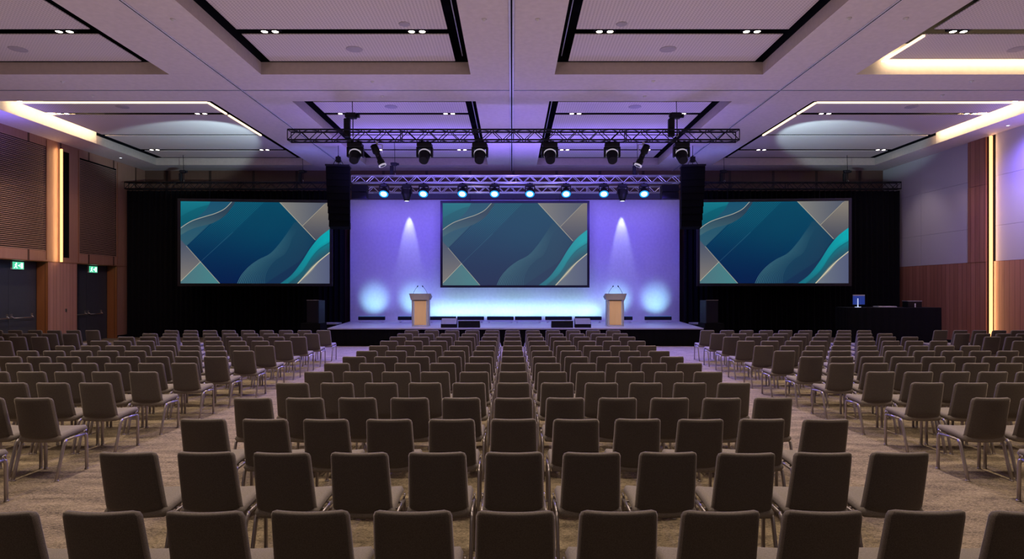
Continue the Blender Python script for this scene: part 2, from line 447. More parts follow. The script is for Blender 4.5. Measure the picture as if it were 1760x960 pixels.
# ------------------------------------------------------------------ ceiling
near = (4.0, 14.9); far = (17.0, 25.6)
cof = [(-6.12, -1.01), (1.04, 6.12), (-14.9, -8.36), (8.38, 15.2)]
holes = [(c[0], c[1], y[0], y[1]) for c in cof for y in (near, far)]
mb = MB()
for a0, a1, b0, b1 in quads_with_holes(XL - .1, XR + .1, YF, YB, holes):
    mb.add([(a0, b0, ZC), (a1, b0, ZC), (a1, b1, ZC), (a0, b1, ZC)], [(0, 3, 2, 1)])
ceil = struct('ceiling', mb, 'ceil')
MB().box(XL - .6, XR + .3, YF, YB, ZV, ZV + .1).build('ceiling_void', 'void', ceil)
cw = MB(); cv = MB(); dk = MB()
for ci, c in enumerate(cof):
    for yi, y in enumerate((near, far)):
        x0, x1 = c; sx0 = sx1 = 0
        if ci == 2: sx1 = -.26
        if ci == 3: sx0 = .26
        def q(m, a, b, c_, d_): m.add([a, b, c_, d_], [(0, 1, 2, 3)])
        # left side wall
        lit_l = (ci == 2 and yi == 1); lit_r = (ci == 3 and yi == 1); lit_b = (ci == 3 and yi == 0)
        y0, y1 = y
        if lit_l: q(cv, (x0, y0, ZC), (x0, 21.9, ZC), (x0, 21.9, ZP), (x0, y0, ZP)); q(cw, (x0, 21.9, ZC), (x0, y1, ZC), (x0, y1, ZP), (x0, 21.9, ZP))
        else: q(cw, (x0, y0, ZC), (x0, y1, ZC), (x0 + sx0, y1, ZP), (x0 + sx0, y0, ZP))
        if lit_r: q(cv, (x1, y0, ZC), (x1, 21.9, ZC), (x1, 21.9, ZP), (x1, y0, ZP)); q(cw, (x1, 21.9, ZC), (x1, y1, ZC), (x1, y1, ZP), (x1, 21.9, ZP))
        else: q(cw, (x1, y0, ZC), (x1, y1, ZC), (x1 + sx1, y1, ZP), (x1 + sx1, y0, ZP))
        q(cv if lit_b else cw, (x0, y1, ZC), (x1, y1, ZC), (x1 + sx1, y1, ZP), (x0 + sx0, y1, ZP))
        q(cw, (x0, y0, ZC), (x1, y0, ZC), (x1 + sx1, y0, ZP), (x0 + sx0, y0, ZP))
        for (ax, ay, bx, by) in ((x0+sx0, y0, x0+sx0, y1), (x1+sx1, y0, x1+sx1, y1), (x0+sx0, y0, x1+sx1, y0), (x0+sx0, y1, x1+sx1, y1)):
            if (ci == 2 and yi == 1 and ax == bx == x0) or (ci == 3 and yi == 1 and ax == bx == x1):
                q(cv, (ax, y0, ZP), (ax, 21.9, ZP), (ax, 21.9, ZV), (ax, y0, ZV)); q(dk, (ax, 21.9, ZP), (ax, y1, ZP), (ax, y1, ZV), (ax, 21.9, ZV))
            else: q(cv if (ci == 3 and yi == 0 and ay == by == y1) else dk, (ax, ay, ZP), (bx, by, ZP), (bx, by, ZV), (ax, ay, ZV))
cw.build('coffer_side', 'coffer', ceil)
cv.build('cove_face', 'covew', ceil)
for k, (bx0, bx1, by0, by1, lab) in enumerate(((-14.67, -14.63, 18.0, 21.8, 'warm cove light strip washing the far left ceiling recess'), (14.96, 15.0, 18.0, 21.8, 'warm cove light strip washing the far right ceiling recess'), (9.05, 14.95, 14.73, 14.76, 'warm cove light strip washing the near right ceiling recess'))):
    tag(MB().box(bx0, bx1, by0, by1, 7.545, 7.58).build('cove_light', 'cove'), lab, 'light strip', 'cove light strips')
dk.build('coffer_void_side', 'void', ceil)
panx = [(-5.88, -1.38), (1.37, 5.90), (-14.62, -9.0), (9.0, 14.95)]
nrow = [(4.2, 5.9), (6.05, 8.2), (8.35, 10.5), (10.7, 13.03), (13.29, 14.84)]
frow = [(18.05, 19.14), (19.38, 21.78), (21.94, 24.06), (24.31, 25.5)]
for x0, x1 in panx:
    for rows in (nrow, frow):
        for a, b in rows:
            MB().box(x0, x1, a, min(b, 14.72) if (x0 == 9.0 and b < 16) else b, ZP, ZP + .022, bevel=.004).build('ceiling_panel', 'perf', ceil)
# metal partition tracks
def track(name, pts, w, lab):
    o = MB()
    (xa, ya), (xb, yb_) = pts
    if xa == xb:
        for s in (-1, 1): o.box(xa + s * w * .32 - w * .17, xa + s * w * .32 + w * .17, ya, yb_, ZC - .02, ZC + .001)
    else:
        for s in (-1, 1): o.box(xa, xb, ya + s * w * .32 - w * .17, ya + s * w * .32 + w * .17, ZC - .012, ZC + .001)
    r = o.build(name, 'track', ceil)
    k = MB()
    if xa == xb: k.box(xa - w * .15, xa + w * .15, ya, yb_, ZC - .024, ZC + .001)
    else: k.box(xa, xb, ya - w * .15, ya + w * .15, ZC - .016, ZC + .001)
    k.build('track_slot', 'void', ceil)
track('partition_track', ((-.01, YF), (-.01, YB)), .11, '')
track('partition_track', ((-7.1, YF), (-7.1, YB)), .06, '')
track('partition_track', ((7.04, YF), (7.04, YB)), .06, '')
track('partition_track', ((XL, 16.06), (XR, 16.06)), .07, '')
# conduits inside the central dark gaps
for x in (-1.2, 1.2):
    MB().tube((x, 4.2, 7.62), (x, 14.8, 7.62), .012).tube((x, 17.1, 7.62), (x, 25.5, 7.62), .012).build('conduit', 'track', ceil)
# ceiling LED edges on the side coffers
def led(x0, x1, y0, y1, lab):
    tag(MB().box(x0, x1, y0, y1, ZP - .045, ZP + .0).build('led_strip', 'ledc'), lab, 'light strip', 'warm light strips edging the ceiling panels')
led(-14.6, -9.0, 18.0, 18.05, 'warm light strip along the near edge of the left far ceiling panel')
led(-8.995, -8.94, 18.05, 19.18, 'short warm light strip on left ceiling bay edge nearest the camera')
led(-8.995, -8.94, 19.34, 21.82, 'longer warm light strip on the left ceiling bay edge behind slot')
led(9.0, 14.93, 18.0, 18.05, 'warm light strip along the near edge of the right far ceiling panel')
led(8.94, 8.995, 18.05, 19.18, 'short warm light strip on right far ceiling bay edge nearest camera')
led(8.94, 8.995, 19.34, 21.82, 'longer warm light strip on the right ceiling bay edge behind slot')
led(8.94, 8.995, 13.3, 14.8, 'warm light strip on the near right ceiling bay panel edge')
# twin downlights in the slots
dl = None
def downlight(x, y, lab):
    global dl
    if dl is None:
        r = empty('ceiling_light', (x, y, ZP), lab, 'ceiling light', 'twin downlights in the ceiling slots')
        MB().box(-.24, .24, -.066, .066, .03, .12).build('housing', 'void', r)
        for s in (-.115, .115):
            MB().lathe([(.075, .0), (.075, .06)], Matrix.Translation((s, 0, 0)), 16, cap=False).build('bezel', 'blackm', r)
            MB().disc((s, 0, .008), .066, (0, 0, -1), 16).build('bulb', 'bulb', r)
        dl = tree(r)
    else: copy_tree(dl, (x, y, ZP), 0, lab)
DLX = {'n': [-9.65, -5.22, -2.05, 2.0, 5.17, 9.62], 'f': [-14.15, -9.8, -5.3, -1.98, 2.0, 5.3, 9.87, 14.45], 'b': [-14.15, -9.8, -5.3, -1.98, 2.08, 5.3, 9.87, 14.6]}
DLY = {'n': 13.17, 'f': 19.26, 'b': 24.19}
for key, nm in (('n', 'nearest lit ceiling slot'), ('f', 'middle lit ceiling slot'), ('b', 'farthest lit ceiling slot')):
    xs = DLX[key]
    for i, x in enumerate(xs): downlight(x, DLY[key], 'twin recessed downlight %s in the %s' % (nth(i, len(xs)), nm))
# ceiling speakers
for k, (x, y) in enumerate([(-11.4, 14.1), (-3.64, 14.1), (3.6, 14.1), (11.66, 14.1), (-3.62, 12.08), (3.56, 12.08),
             (-11.8, 18.5), (-3.66, 18.5), (3.72, 18.5), (12.1, 18.5), (-11.9, 20.6), (-3.63, 20.6), (3.7, 20.6), (12.2, 20.6), (-11.8, 23.0), (12.2, 23.0)]):
    r = MB().lathe([(.0, -.01), (.17, -.012), (.19, -.006), (.19, .004)], Matrix.Translation((x, y, ZP)), 24, cap=False).build('ceiling_speaker', 'spkr')
    if y in (20.6, 12.08, 23.0): r.scale = (.62, .62, 1)
    side = 'left' if x < 0 else 'right'
    ring = 'outer' if abs(x) > 8 else 'inner'
    dist = {14.1: 'second ceiling row from the camera', 12.08: 'ceiling row nearest the camera', 18.5: 'ceiling row just beyond the cross track', 20.6: 'fourth ceiling row from the camera', 23.0: 'ceiling row nearest the stage'}[y]
    tag(r, 'round flush speaker in the %s %s ceiling bay, %s' % (side, ring, dist), 'ceiling speaker', 'round flush ceiling speakers')
# sprinklers
spr = [(297, 33), (108, 140), (159, 164), (832, 33), (924, 33), (640, 140), (657, 165), (1123, 139), (1108, 165), (1459, 31), (1557, 31), (1670, 139), (1620, 163)]
spos = sorted([((px - 880) * (F * 5.281 / (HZ - py)) / F, F * 5.281 / (HZ - py)) for px, py in spr])
for i, (x, y) in enumerate(spos):
    r = MB().lathe([(.05, 0), (.05, -.012), (.02, -.03), (.012, -.05)], Matrix.Translation((x, y, ZC)), 12).build('sprinkler', 'white')
    tag(r, 'small white sprinkler head on the ceiling soffit, %s of all' % nth(i, len(spos)), 'sprinkler', 'sprinkler heads on the ceiling')
for x, y, lab in ((15.8, 19.46, 'small round spotlight in soffit above the right wall light strip'), (-15.5, 24.2, 'small round spotlight in soffit above the left far grille')):
    r = empty('soffit_light', (x, y, ZC), lab, 'ceiling light')
    MB().lathe([(.06, 0), (.06, -.012), (.045, -.014)], Matrix.Identity(4), 16, cap=False).build('bezel', 'white', r)
    MB().disc((0, 0, -.013), .045, (0, 0, -1), 14).build('bulb', 'lensw' , r)

# ------------------------------------------------------------------ stage
SX = .12
SY0, SY1, SZ = 21.3, 26.0, .63
st = empty('stage', (SX, SY0, 0), 'low stage with pale deck and black cloth skirt before the lit backdrop', 'stage')
def taper(h0, h1, y0, y1, z0, z1): 
    return MB().add([(-h0,y0,z0),(h0,y0,z0),(h1,y1,z0),(-h1,y1,z0),(-h0,y0,z1),(h0,y0,z1),(h1,y1,z1),(-h1,y1,z1)], [(0,3,2,1),(4,5,6,7),(0,1,5,4),(1,2,6,5),(2,3,7,6),(3,0,4,7)])
taper(6.55, 7.02, 0, SY1 - SY0, SZ - .04, SZ).build('deck', 'deck', st)
taper(6.56, 6.56, -.004, .03, SZ - .045, SZ + .002).build('deck_edge', 'alu', st)
sk = MB(); n = 260; vs = []
for i in range(n + 1):
    x = -6.52 + 13.04 * i / n; y = .03 + .012 * math.sin(i * 1.9) + .008 * math.sin(i * .7)
    vs += [(x, y, 0.0), (x, y, SZ - .045)]
sk.add(vs, [(2*i, 2*i+2, 2*i+3, 2*i+1) for i in range(n)], True)
sk.add([(-6.52, .03, 0), (-6.98, SY1-SY0, 0), (-6.98, SY1-SY0, SZ-.045), (-6.52, .03, SZ-.045)], [(0,1,2,3)])
sk.add([(6.52, .03, 0), (6.98, SY1-SY0, 0), (6.98, SY1-SY0, SZ-.045), (6.52, .03, SZ-.045)], [(0,1,2,3)])
sk.build('skirt', 'skirt', st)
# backdrop
BY = 25.9
bd = empty('backdrop', (SX, BY, SZ), 'tall white stage backdrop cloth washed in violet light', 'backdrop')
MB().box(-6.98, 6.98, 0, .03, 0, 5.79 - SZ).build('cloth', 'cyc', bd)
tag(MB().box(-6.4 + SX, 6.2 + SX, BY - .25, BY - .22, 5.79, 6.1).build('header_drape', 'header'), 'dark header cloth strip hanging along the backdrop top below the truss', 'drape')

# black drapes with folds
def curtain(x0, x1, y, z1, lab, amp=.07, pitch=.22):
    m = MB(); n = int((x1 - x0) / .022); vs = []
    for i in range(n + 1):
        x = x0 + (x1 - x0) * i / n
        ph = 2 * PI * x / pitch
        yy = y + amp * math.sin(ph + .8 * math.sin(x * 2.3)) + .02 * math.sin(ph * .31)
        vs += [(x, yy, 0.01), (x, yy * 1.0, z1)]
    m.add(vs, [(2*i, 2*i+2, 2*i+3, 2*i+1) for i in range(n)], True)
    return tag(m.build('stage_curtain', 'drape', merge=False), lab, 'curtain', 'black curtains flanking the stage')
curtain(-16.0, -6.94, 25.35, 6.08, 'black floor length curtain behind the left screen')
curtain(7.15, 16.1, 25.35, 6.08, 'black floor length curtain behind the right screen')

# ------------------------------------------------------------------ projected artwork
def artwork():
    W, H = 560, 318
    X = np.linspace(115, 1432, W + 1)[None, :].repeat(H + 1, 0)
    Y = np.linspace(102, 850, H + 1)[:, None].repeat(W + 1, 1)
    def c(*v): return np.array(v) / 255.0
    def lin(a): return np.where(a <= .04045, a / 12.92, ((a + .055) / 1.055) ** 2.4)
    def cat(pts, k=14):
        P = [pts[0]] + list(pts) + [pts[-1]]; out = []
        for i in range(1, len(P) - 2):
            p0, p1, p2, p3 = [np.array(P[j], float) for j in (i-1, i, i+1, i+2)]
            for t in np.linspace(0, 1, k, endpoint=False):
                out.append(.5*((2*p1)+(-p0+p2)*t+(2*p0-5*p1+4*p2-p3)*t*t+(-p0+3*p1-3*p2+p3)*t**3))
        out.append(np.array(P[-2], float)); return np.array(out)
    def yat(pts):   # boundary y as function of x
        q = cat(pts); q = q[np.argsort(q[:, 0])]; return np.interp(X, q[:, 0], q[:, 1])
    def dist(pts, smooth=True):
        q = cat(pts) if smooth else np.array(pts, float)
        D = np.full(X.shape, 1e9)
        for a, b in zip(q[:-1], q[1:]):
            d = b - a; L = (d @ d) or 1
            t = np.clip(((X - a[0]) * d[0] + (Y - a[1]) * d[1]) / L, 0, 1)
            D = np.minimum(D, np.hypot(X - a[0] - t * d[0], Y - a[1] - t * d[1]))
        return D
    def side(a, b): return (b[0]-a[0])*(Y-a[1]) - (b[1]-a[1])*(X-a[0])
    def sm(v, w=3): return np.clip(v / w * .5 + .5, 0, 1)
    img = np.zeros(X.shape + (3,))
    def put(mask, col): 
        img[:] = img * (1 - mask[..., None]) + col * mask[..., None]
    def grad(t, a, b): t = np.clip(t, 0, 1)[..., None]; return a * (1 - t) + b * t
    # main diamond field
    g = grad((Y - 102) / 748, c(0, 78, 106), c(2, 32, 80))
    r = np.exp(-(((X - 880) / 420) ** 2 + ((Y - 330) / 260) ** 2))[..., None]
    img[:] = g * (1 - .55 * r) + c(0, 76, 106) * .55 * r
    # dots band
    l1 = side((575, 102), (300, 390)); l2 = side((850, 102), (440, 520))
    inb = sm(l2 / 500) * sm(-l1 / 400)
    u = (X + Y) / 20.0; v = (X - Y) / 20.0
    dots = (np.cos(2*PI*u*.5) * np.cos(2*PI*v*.5)) ** 2
    put(np.clip(inb * dots * .6 * np.clip((560 - Y) / 300, 0, 1), 0, 1), c(40, 150, 165))
    # veil on the right
    wave = [(610, 850), (650, 770), (720, 690), (800, 630), (900, 575), (985, 480), (1060, 370), (1110, 290)]
    q = cat(wave); xw = np.interp(Y, q[:, 1][::-1], q[:, 0][::-1])
    veil = sm(X - xw, 3) * (Y > 285)
    put(veil * .58 * np.clip((1500 - X) / 300, 0, 1), grad((X - 700) / 600, c(38, 92, 110), c(46, 72, 96)))
    for k in range(15):
        off = k * 17
        xo = xw + off * np.clip((Y - 250) / 600, .3, 1)
        fade = np.clip((Y - 330) / 380, 0, 1) * (1 - k / 22)
        put(np.clip(1 - np.abs(X - xo) / 3.4, 0, 1) * .8 * fade, c(130, 180, 180))
    low = yat([(860, 850), (960, 780), (1080, 700), (1180, 620), (1300, 440)])
    put(sm(Y - low) * (X > 850) * .5, c(20, 44, 86))
    # upper right planes
    e = side((985, 102), (1300, 445))
    ur = sm(-e / 460)
    put(ur, grad((X - 1000) / 420, c(140, 138, 132), c(84, 92, 112)))
    dd = side((1190, 315), (1385, 115))
    put(ur * sm(dd / 280), grad((Y - 150) / 300, c(140, 132, 122), c(78, 82, 98)))
    # upper left veils
    ul = sm(side((165, 510), (575, 102)) / -580)
    put(ul, grad((Y - 102) / 400, c(26, 88, 118), c(50, 96, 116)))
    y1 = yat([(115, 345), (170, 305), (230, 272), (330, 238), (420, 208), (500, 165), (560, 102)])
    y2 = yat([(115, 410), (180, 370), (250, 340), (330, 318), (400, 295), (500, 230), (575, 130), (590, 102)])
    put(sm(Y - y1) * sm(y2 - Y) * (X < 590), grad((Y - 200) / 200, c(48, 72, 92), c(70, 112, 124)))
    y0 = yat([(115, 330), (200, 280), (260, 245), (310, 200), (345, 160), (375, 102)])
    put(sm(y0 - Y) * (X < 375), grad((Y - 102) / 230, c(20, 128, 146), c(6, 96, 116)))
    q1 = yat([(115, 240), (200, 190), (290, 150), (360, 130)]); put(sm(Y - q1) * sm(y0 - Y) * (X < 370) * .5, c(4, 88, 108))
    put(np.clip(1 - dist([(115, 345), (170, 305), (230, 272), (330, 238), (420, 208), (500, 165), (560, 102)]) / 4.5, 0, 1), c(225, 214, 190))
    # lower left planes
    ll = sm(side((165, 510), (455, 850)) / 440)
    put(ll * (X < 470), grad((Y - 500) / 320, c(84, 92, 112), c(140, 132, 124)))
    lt = sm(side((120, 825), (290, 650)) / 240)
    put(ll * lt * (X < 470), grad((X - 120) / 330, c(84, 124, 134), c(74, 140, 146)))
    for a, b, w, col, s in (((165, 510), (455, 850), 3.2, c(215, 200, 170), .8), ((118, 828), (288, 652), 3, c(225, 215, 185), .85),
                         ((288, 652), (570, 380), 2.2, c(90, 130, 150), .55), ((985, 102), (1300, 445), 3.4, c(225, 212, 180), .85), ((1190, 315), (1385, 115), 3, c(205, 195, 165), .75)):
        put(np.clip(1.2 - dist([a, b], False) / w, 0, 1) * s, col)
    # teal ribbons lower right
    t1 = yat([(990, 850), (1090, 770), (1180, 650), (1260, 520), (1340, 420), (1432, 345)])
    t2 = yat([(1060, 850), (1180, 745), (1270, 610), (1340, 530), (1432, 470)])
    t3 = yat([(1145, 850), (1200, 790), (1250, 735), (1300, 680), (1345, 635), (1432, 562)])
    R = X > 990
    put(sm(Y - t1) * R, grad((X - 1040) / 350, c(28, 120, 138), c(10, 178, 188)))
    put(sm(Y - t2) * (X > 1060), grad((X - 1100) / 320, c(30, 92, 112), c(8, 150, 162)))
    put(np.clip(1 - np.abs(Y - t2) / 9, 0, 1) * (X > 1060) * .8, c(6, 110, 126))
    put(sm(Y - t2 - 25, 60) * (X > 1060) * .85, c(52, 84, 104))
    put(sm(Y - t3) * (X > 1145), grad((X - 1150) / 280, c(118, 128, 140), c(92, 100, 132)))
    d3 = dist([(1145, 850), (1200, 790), (1250, 735), (1300, 680), (1345, 635), (1432, 562)])
    wd = 6 + 9 * np.exp(-((X - 1260) / 60) ** 2)
    put(np.clip(1.2 - d3 / wd, 0, 1), c(200, 190, 160)); put(np.clip(1 - d3 / 4, 0, 1), c(245, 235, 205))
    return W, H, lin(np.clip(img, 0, 1))
AW, AH, AIMG = artwork()
def art_mesh(w, h):
    xs = np.linspace(-w / 2, w / 2, AW + 1); zs = np.linspace(h / 2, -h / 2, AH + 1)
    co = np.zeros((AH + 1, AW + 1, 3), 'f'); co[..., 0] = xs[None]; co[..., 2] = zs[:, None]
    idx = np.arange((AH + 1) * (AW + 1)).reshape(AH + 1, AW + 1)
    f = np.stack([idx[1:, :-1], idx[1:, 1:], idx[:-1, 1:], idx[:-1, :-1]], -1).reshape(-1)
    me = bpy.data.meshes.new('display')
    me.vertices.add(co.size // 3); me.vertices.foreach_set('co', co.reshape(-1))
    me.loops.add(len(f)); me.loops.foreach_set('vertex_index', f.astype('i'))
    nf = len(f) // 4; me.polygons.add(nf); me.polygons.foreach_set('loop_start', np.arange(nf, dtype='i') * 4)
    me.update(calc_edges=True)
    at = me.color_attributes.new('art', 'FLOAT_COLOR', 'POINT')
    c4 = np.ones((AH + 1, AW + 1, 4), 'f'); c4[..., :3] = AIMG
    at.data.foreach_set('color', c4.reshape(-1))
    return me
def art_mat(name, s, wash_tint=None, tf=0):
    m, N, L, b = new_mat(name)
    a = N.new('ShaderNodeAttribute'); a.attribute_name = 'art'
    src = a.outputs['Color']
    if wash_tint:
        mx = N.new('ShaderNodeMix'); mx.data_type = 'RGBA'; mx.inputs['Factor'].default_value = tf
        mx.inputs['B'].default_value = (*wash_tint, 1); L.new(src, mx.inputs['A']); src = mx.outputs['Result']
    L.new(src, b.inputs['Emission Color']); b.inputs['Emission Strength'].default_value = s
    b.inputs['Base Color'].default_value = (.015, .015, .015, 1); b.inputs['Roughness'].default_value = .9; b.inputs['Specular IOR Level'].default_value = .05
    return m
ARTS = art_mat('side_screen_image', .82); ARTC = art_mat('centre_screen_image', .95, (.09, .10, .105), .26)  # grey mixed into the centre image paints in the stage light's wash
def screen(x, y, zc, w, h, b, rz, lab, mat, fb=None):
    r = empty('projection_screen', (x, y, zc - h / 2 - b), lab, 'screen', 'wide screens showing the teal abstract design', rz)
    z0 = h / 2 + b
    f = MB().box(-w/2-b, -w/2, -.06, .05, 0, h+2*b).box(w/2, w/2+b, -.06, .05, 0, h+2*b).box(-w/2, w/2, -.06, .05, 0, b).box(-w/2, w/2, -.06, .05, h+b, h+2*b).box(-w/2, w/2, .02, .05, b, h+b)
    f.build('screen_frame', 'frame', r)
    me = art_mesh(w, h); me.materials.append(mat)
    for k in (-.31, .31): MB().tube((k * w, 0, h + 2*b), (k * w, 0, h + 2*b + .42), .008, 6).build('hanging_wire', 'blackm', r)
    d = bpy.data.objects.new('display', me); COL.objects.link(d); d.parent = r; d.location = (0, -.03, z0)
    return r
screen(wx(885, 25.55), 25.55, (wz(349, 25.55) + wz(490, 25.55)) / 2, 248 * 25.55 / F, 141 * 25.55 / F, .095, 0, 'central framed screen hanging on the violet backdrop between the lecterns', ARTC)
screen(wx(440.3, 24.3), 24.3, wz(417, 24.3), 248.5 * 24.3 / F, 139.5 * 24.3 / F, .11, math.radians(4.5), 'left framed screen hanging before the black curtain', ARTS)
screen(wx(1329, 24.3), 24.3, wz(416.5, 24.3), 248.5 * 24.3 / F, 140 * 24.3 / F, .11, math.radians(-4.0), 'right framed screen hanging before the black curtain', ARTS)

# ------------------------------------------------------------------ trusses
def truss(x0, x1, y0, z0, s, mat, lab, r=.02, step=None, grp=None, cat='truss'):
    root = empty('lighting_truss', (x0, y0, z0), lab, cat, grp)
    L = x1 - x0; step = step or s * 1.05; n = max(2, int(round(L / step))); dx = L / n
    for yy in (0, s):
        for zz in (0, s): MB().tube((0, yy, zz), (L, yy, zz), r, 10).build('chord', mat, root)
    lc = MB()
    for i in range(n):
        a, b = i * dx, (i + 1) * dx
        up = i % 2 == 0
        for yy in (0, s): lc.tube((a, yy, 0 if up else s), (b, yy, s if up else 0), r * .5, 6)
        for zz in (0, s): lc.tube((a, 0 if up else s, zz), (b, s if up else 0, zz), r * .5, 6)
    for a in [0, L] + [L * k / 4 for k in (1, 2, 3)]:
        for yy in (0, s): lc.tube((a, yy, 0), (a, yy, s), r * .55, 6)
        for zz in (0, s): lc.tube((a, 0, zz), (a, s, zz), r * .55, 6)
    lc.build('lacing', mat, root, merge=False)
    return root
TY = 17.25
tz0 = wz(240, TY)
truss(wx(494, TY), wx(1271, TY), TY, tz0, .29, 'blackm', 'black front lighting truss hung over the audience carrying the moving heads', .024)
T2 = 22.6
truss(wx(604, T2), wx(1170, T2), T2, wz(313, T2), .25, 'alu', 'bright aluminium truss over the stage front carrying the cyan lights', .022)
T3 = 24.7
truss(wx(629, T3), wx(1136, T3), T3, wz(330, T3), .24, 'alu', 'bright aluminium truss behind and below, close above the backdrop', .022)
T4 = 25.0
truss(wx(214, T4), wx(604, T4), T4, wz(324, T4), .27, 'blackm', 'dark truss along the top of the left black curtain', .022)
truss(wx(1160, T4), wx(1549, T4), T4, wz(324, T4), .27, 'blackm', 'dark truss along the top of the right black curtain', .022)

# hoists
def hoist(x, y, zt, lab, top, big=True):
    r = empty('chain_hoist', (x, y, zt), lab, 'hoist', 'chain hoists lifting the trusses')
    k = 1.0 if big else .75
    m = MB().box(-.13*k, .16*k, -.09*k, .09*k, .50*k, .66*k, bevel=.02).tube((.16*k, 0, .58*k), (.25*k, 0, .58*k), .06*k, 12).tube((-.16*k, 0, .60*k), (-.13*k, 0, .60*k), .07*k, 12)
    m.build('motor', 'blackm', r)
    MB().box(-.19*k, -.02*k, -.08*k, .08*k, -.02, .50*k, bevel=.02).build('chain_bag', 'black', r)
    MB().tube((.05*k, 0, .66*k), (.02, 0, top - zt), .010, 6).tube((.06*k, 0, .0), (.06*k, 0, .5*k), .014, 6).build('chain', 'blackm', r)
    MB().path([(.06*k, 0, .10), (.04*k, .04, .04), (.06*k, 0, -.02), (.09*k, -.04, .04), (.06*k, 0, .10)], .012, 6).build('hook', 'steel', r)
    return r
hoist(wx(603, 17.4), 17.4, wz(234, 17.4), 'black chain hoist and bag at left end of the front truss', 7.95)
hoist(wx(1160, 17.4), 17.4, wz(234, 17.4), 'black chain hoist and bag at right end of the front truss', 7.95)
for px, lab in ((314, 'small hoist above the left curtain truss, nearer the side wall'), (519, 'small hoist above the left curtain truss, nearer the stage'), (1243, 'small hoist above the right curtain truss, nearer the stage'), (1455, 'small hoist above the right curtain truss, nearer the side wall')):
    hoist(wx(px, 25.1), 25.1, wz(313, 25.1), lab, 7.5, False)
hoist(wx(677, 22.7), 22.7, wz(303, 22.7) + .02, 'small hoist over the left part of the aluminium truss', 7.5, False)
hoist(wx(1094, 22.7), 22.7, wz(303, 22.7) + .02, 'small hoist over the right part of the aluminium truss', 7.5, False)

# moving heads
def moving_head():
    r = empty('moving_head', (0, 0, 0), '', 'stage light', 'moving head lights under the front truss')
    MB().box(-.21, .21, -.15, .15, -.17, -.03, bevel=.03).box(-.12, -.05, -.03, .03, -.03, .03).box(.05, .12, -.03, .03, -.03, .03).build('base', 'black', r)
    MB().box(-.235, -.175, -.08, .08, -.44, -.14, bevel=.02).box(.175, .235, -.08, .08, -.44, -.14, bevel=.02).box(-.22, .22, -.06, .06, -.20, -.15, bevel=.01).build('yoke', 'black', r)
    R = Matrix.Translation((0, 0, -.36)) @ Matrix.Rotation(math.radians(180 - 42), 4, 'X')
    MB().lathe([(.05, -.20), (.13, -.17), (.165, -.08), (.17, .02), (.155, .10), (.135, .24), (.13, .28), (.115, .285)], R, 24).build('head', 'black', r)
    MB().lathe([(.150, -.05), (.180, -.045), (.180, -.005), (.166, 0)], R, 24, cap=False).build('trim_ring', 'ring', r)
    return r
mh = moving_head(); mhx = [610, 730, 825, 945, 1052, 1171]
mh.location = (wx(610, 17.35), 17.4, tz0 - .03); mh['label'] = 'black moving head light leftmost of six under the front truss'
mht = tree(mh)
for i, px in enumerate(mhx[1:], 1):
    copy_tree(mht, (wx(px, 17.4), 17.4, tz0 - .03), random.uniform(-.1, .1), 'black moving head light %s of six under the front truss' % nth(i, 6))
# profile spots tilted
def profile(px, tilt, lab, y=17.5):
    r = empty('profile_spotlight', (wx(px, y), y, tz0 - .02), lab, 'stage light', 'tilted profile spotlights under the front truss')
    MB().path([(-.15, 0, -.30), (-.15, 0, -.06), (.15, 0, -.06), (.15, 0, -.30)], .013, 6).box(-.03, .03, -.03, .03, -.08, .03).build('bracket', 'alu', r)
    R = Matrix.Translation((0, 0, -.30)) @ Matrix.Rotation(math.radians(tilt), 4, 'Y') @ Matrix.Rotation(PI, 4, 'X')
    MB().lathe([(.05, -.26), (.10, -.24), (.11, -.02), (.075, .02), (.075, .20), (.10, .24), (.10, .40), (.09, .40)], R, 18).build('body', 'black', r)
    MB().lathe([(.104, .36), (.112, .37), (.112, .405), (.085, .405)], R, 18, cap=False).build('lens_rim', 'ring', r)
    MB().tube(R @ Vector((0, .07, .1)), R @ Vector((0, .19, .1)), .02, 8).build('knob', 'black', r)
profile(648, -24, 'slim profile spotlight tilted right, beside the leftmost moving head')
profile(1106, 24, 'slim profile spotlight tilted left, beside the rightmost moving head')

# cyan wash lights
def washer():
    r = empty('wash_light', (0, 0, 0), '', 'stage light', 'cyan wash lights along the aluminium truss')
    MB().box(-.12, .12, -.09, .09, -.12, -.0, bevel=.02).box(-.03, .03, -.03, .03, -.02, .05).build('base', 'black', r)
    MB().box(-.185, -.15, -.05, .05, -.36, -.08, bevel=.01).box(.15, .185, -.05, .05, -.36, -.08, bevel=.01).box(-.17, .17, -.04, .04, -.12, -.08).build('yoke', 'black', r)
    R = Matrix.Translation((0, 0, -.31)) @ Matrix.Rotation(math.radians(90 + 50), 4, 'X')
    MB().lathe([(.05, -.17), (.11, -.15), (.145, -.04), (.165, .08), (.17, .10), (.16, .11), (.11, .10)], R, 24, cap=False).build('body', 'black', r)
    MB().lathe([(.100, .106), (.172, .112)], R, 24, cap=False).build('bezel', 'halo', r)  # bezel itself glows, painting in the halo round the lens
    ln = MB(); c = R @ Vector((0, 0, .1135)); ln.disc(c, .118, R.to_3x3() @ Vector((0, 0, 1)), 24); ln.build('lens', 'cyan', r)
    return r
zb = wz(313, T2) - .05
wxs = [660, 728, 795, 850, 911, 973, 1038, 1107]
w0 = washer(); w0.location = (wx(660, T2), T2 + .02, zb); w0['label'] = 'glowing cyan wash light leftmost of eight on the aluminium truss'
wt = tree(w0)
for i, px in enumerate(wxs[1:], 1):
    copy_tree(wt, (wx(px, T2), T2 + .02, zb), random.uniform(-.12, .12), 'glowing cyan wash light %s of eight on the aluminium truss' % nth(i, 8))
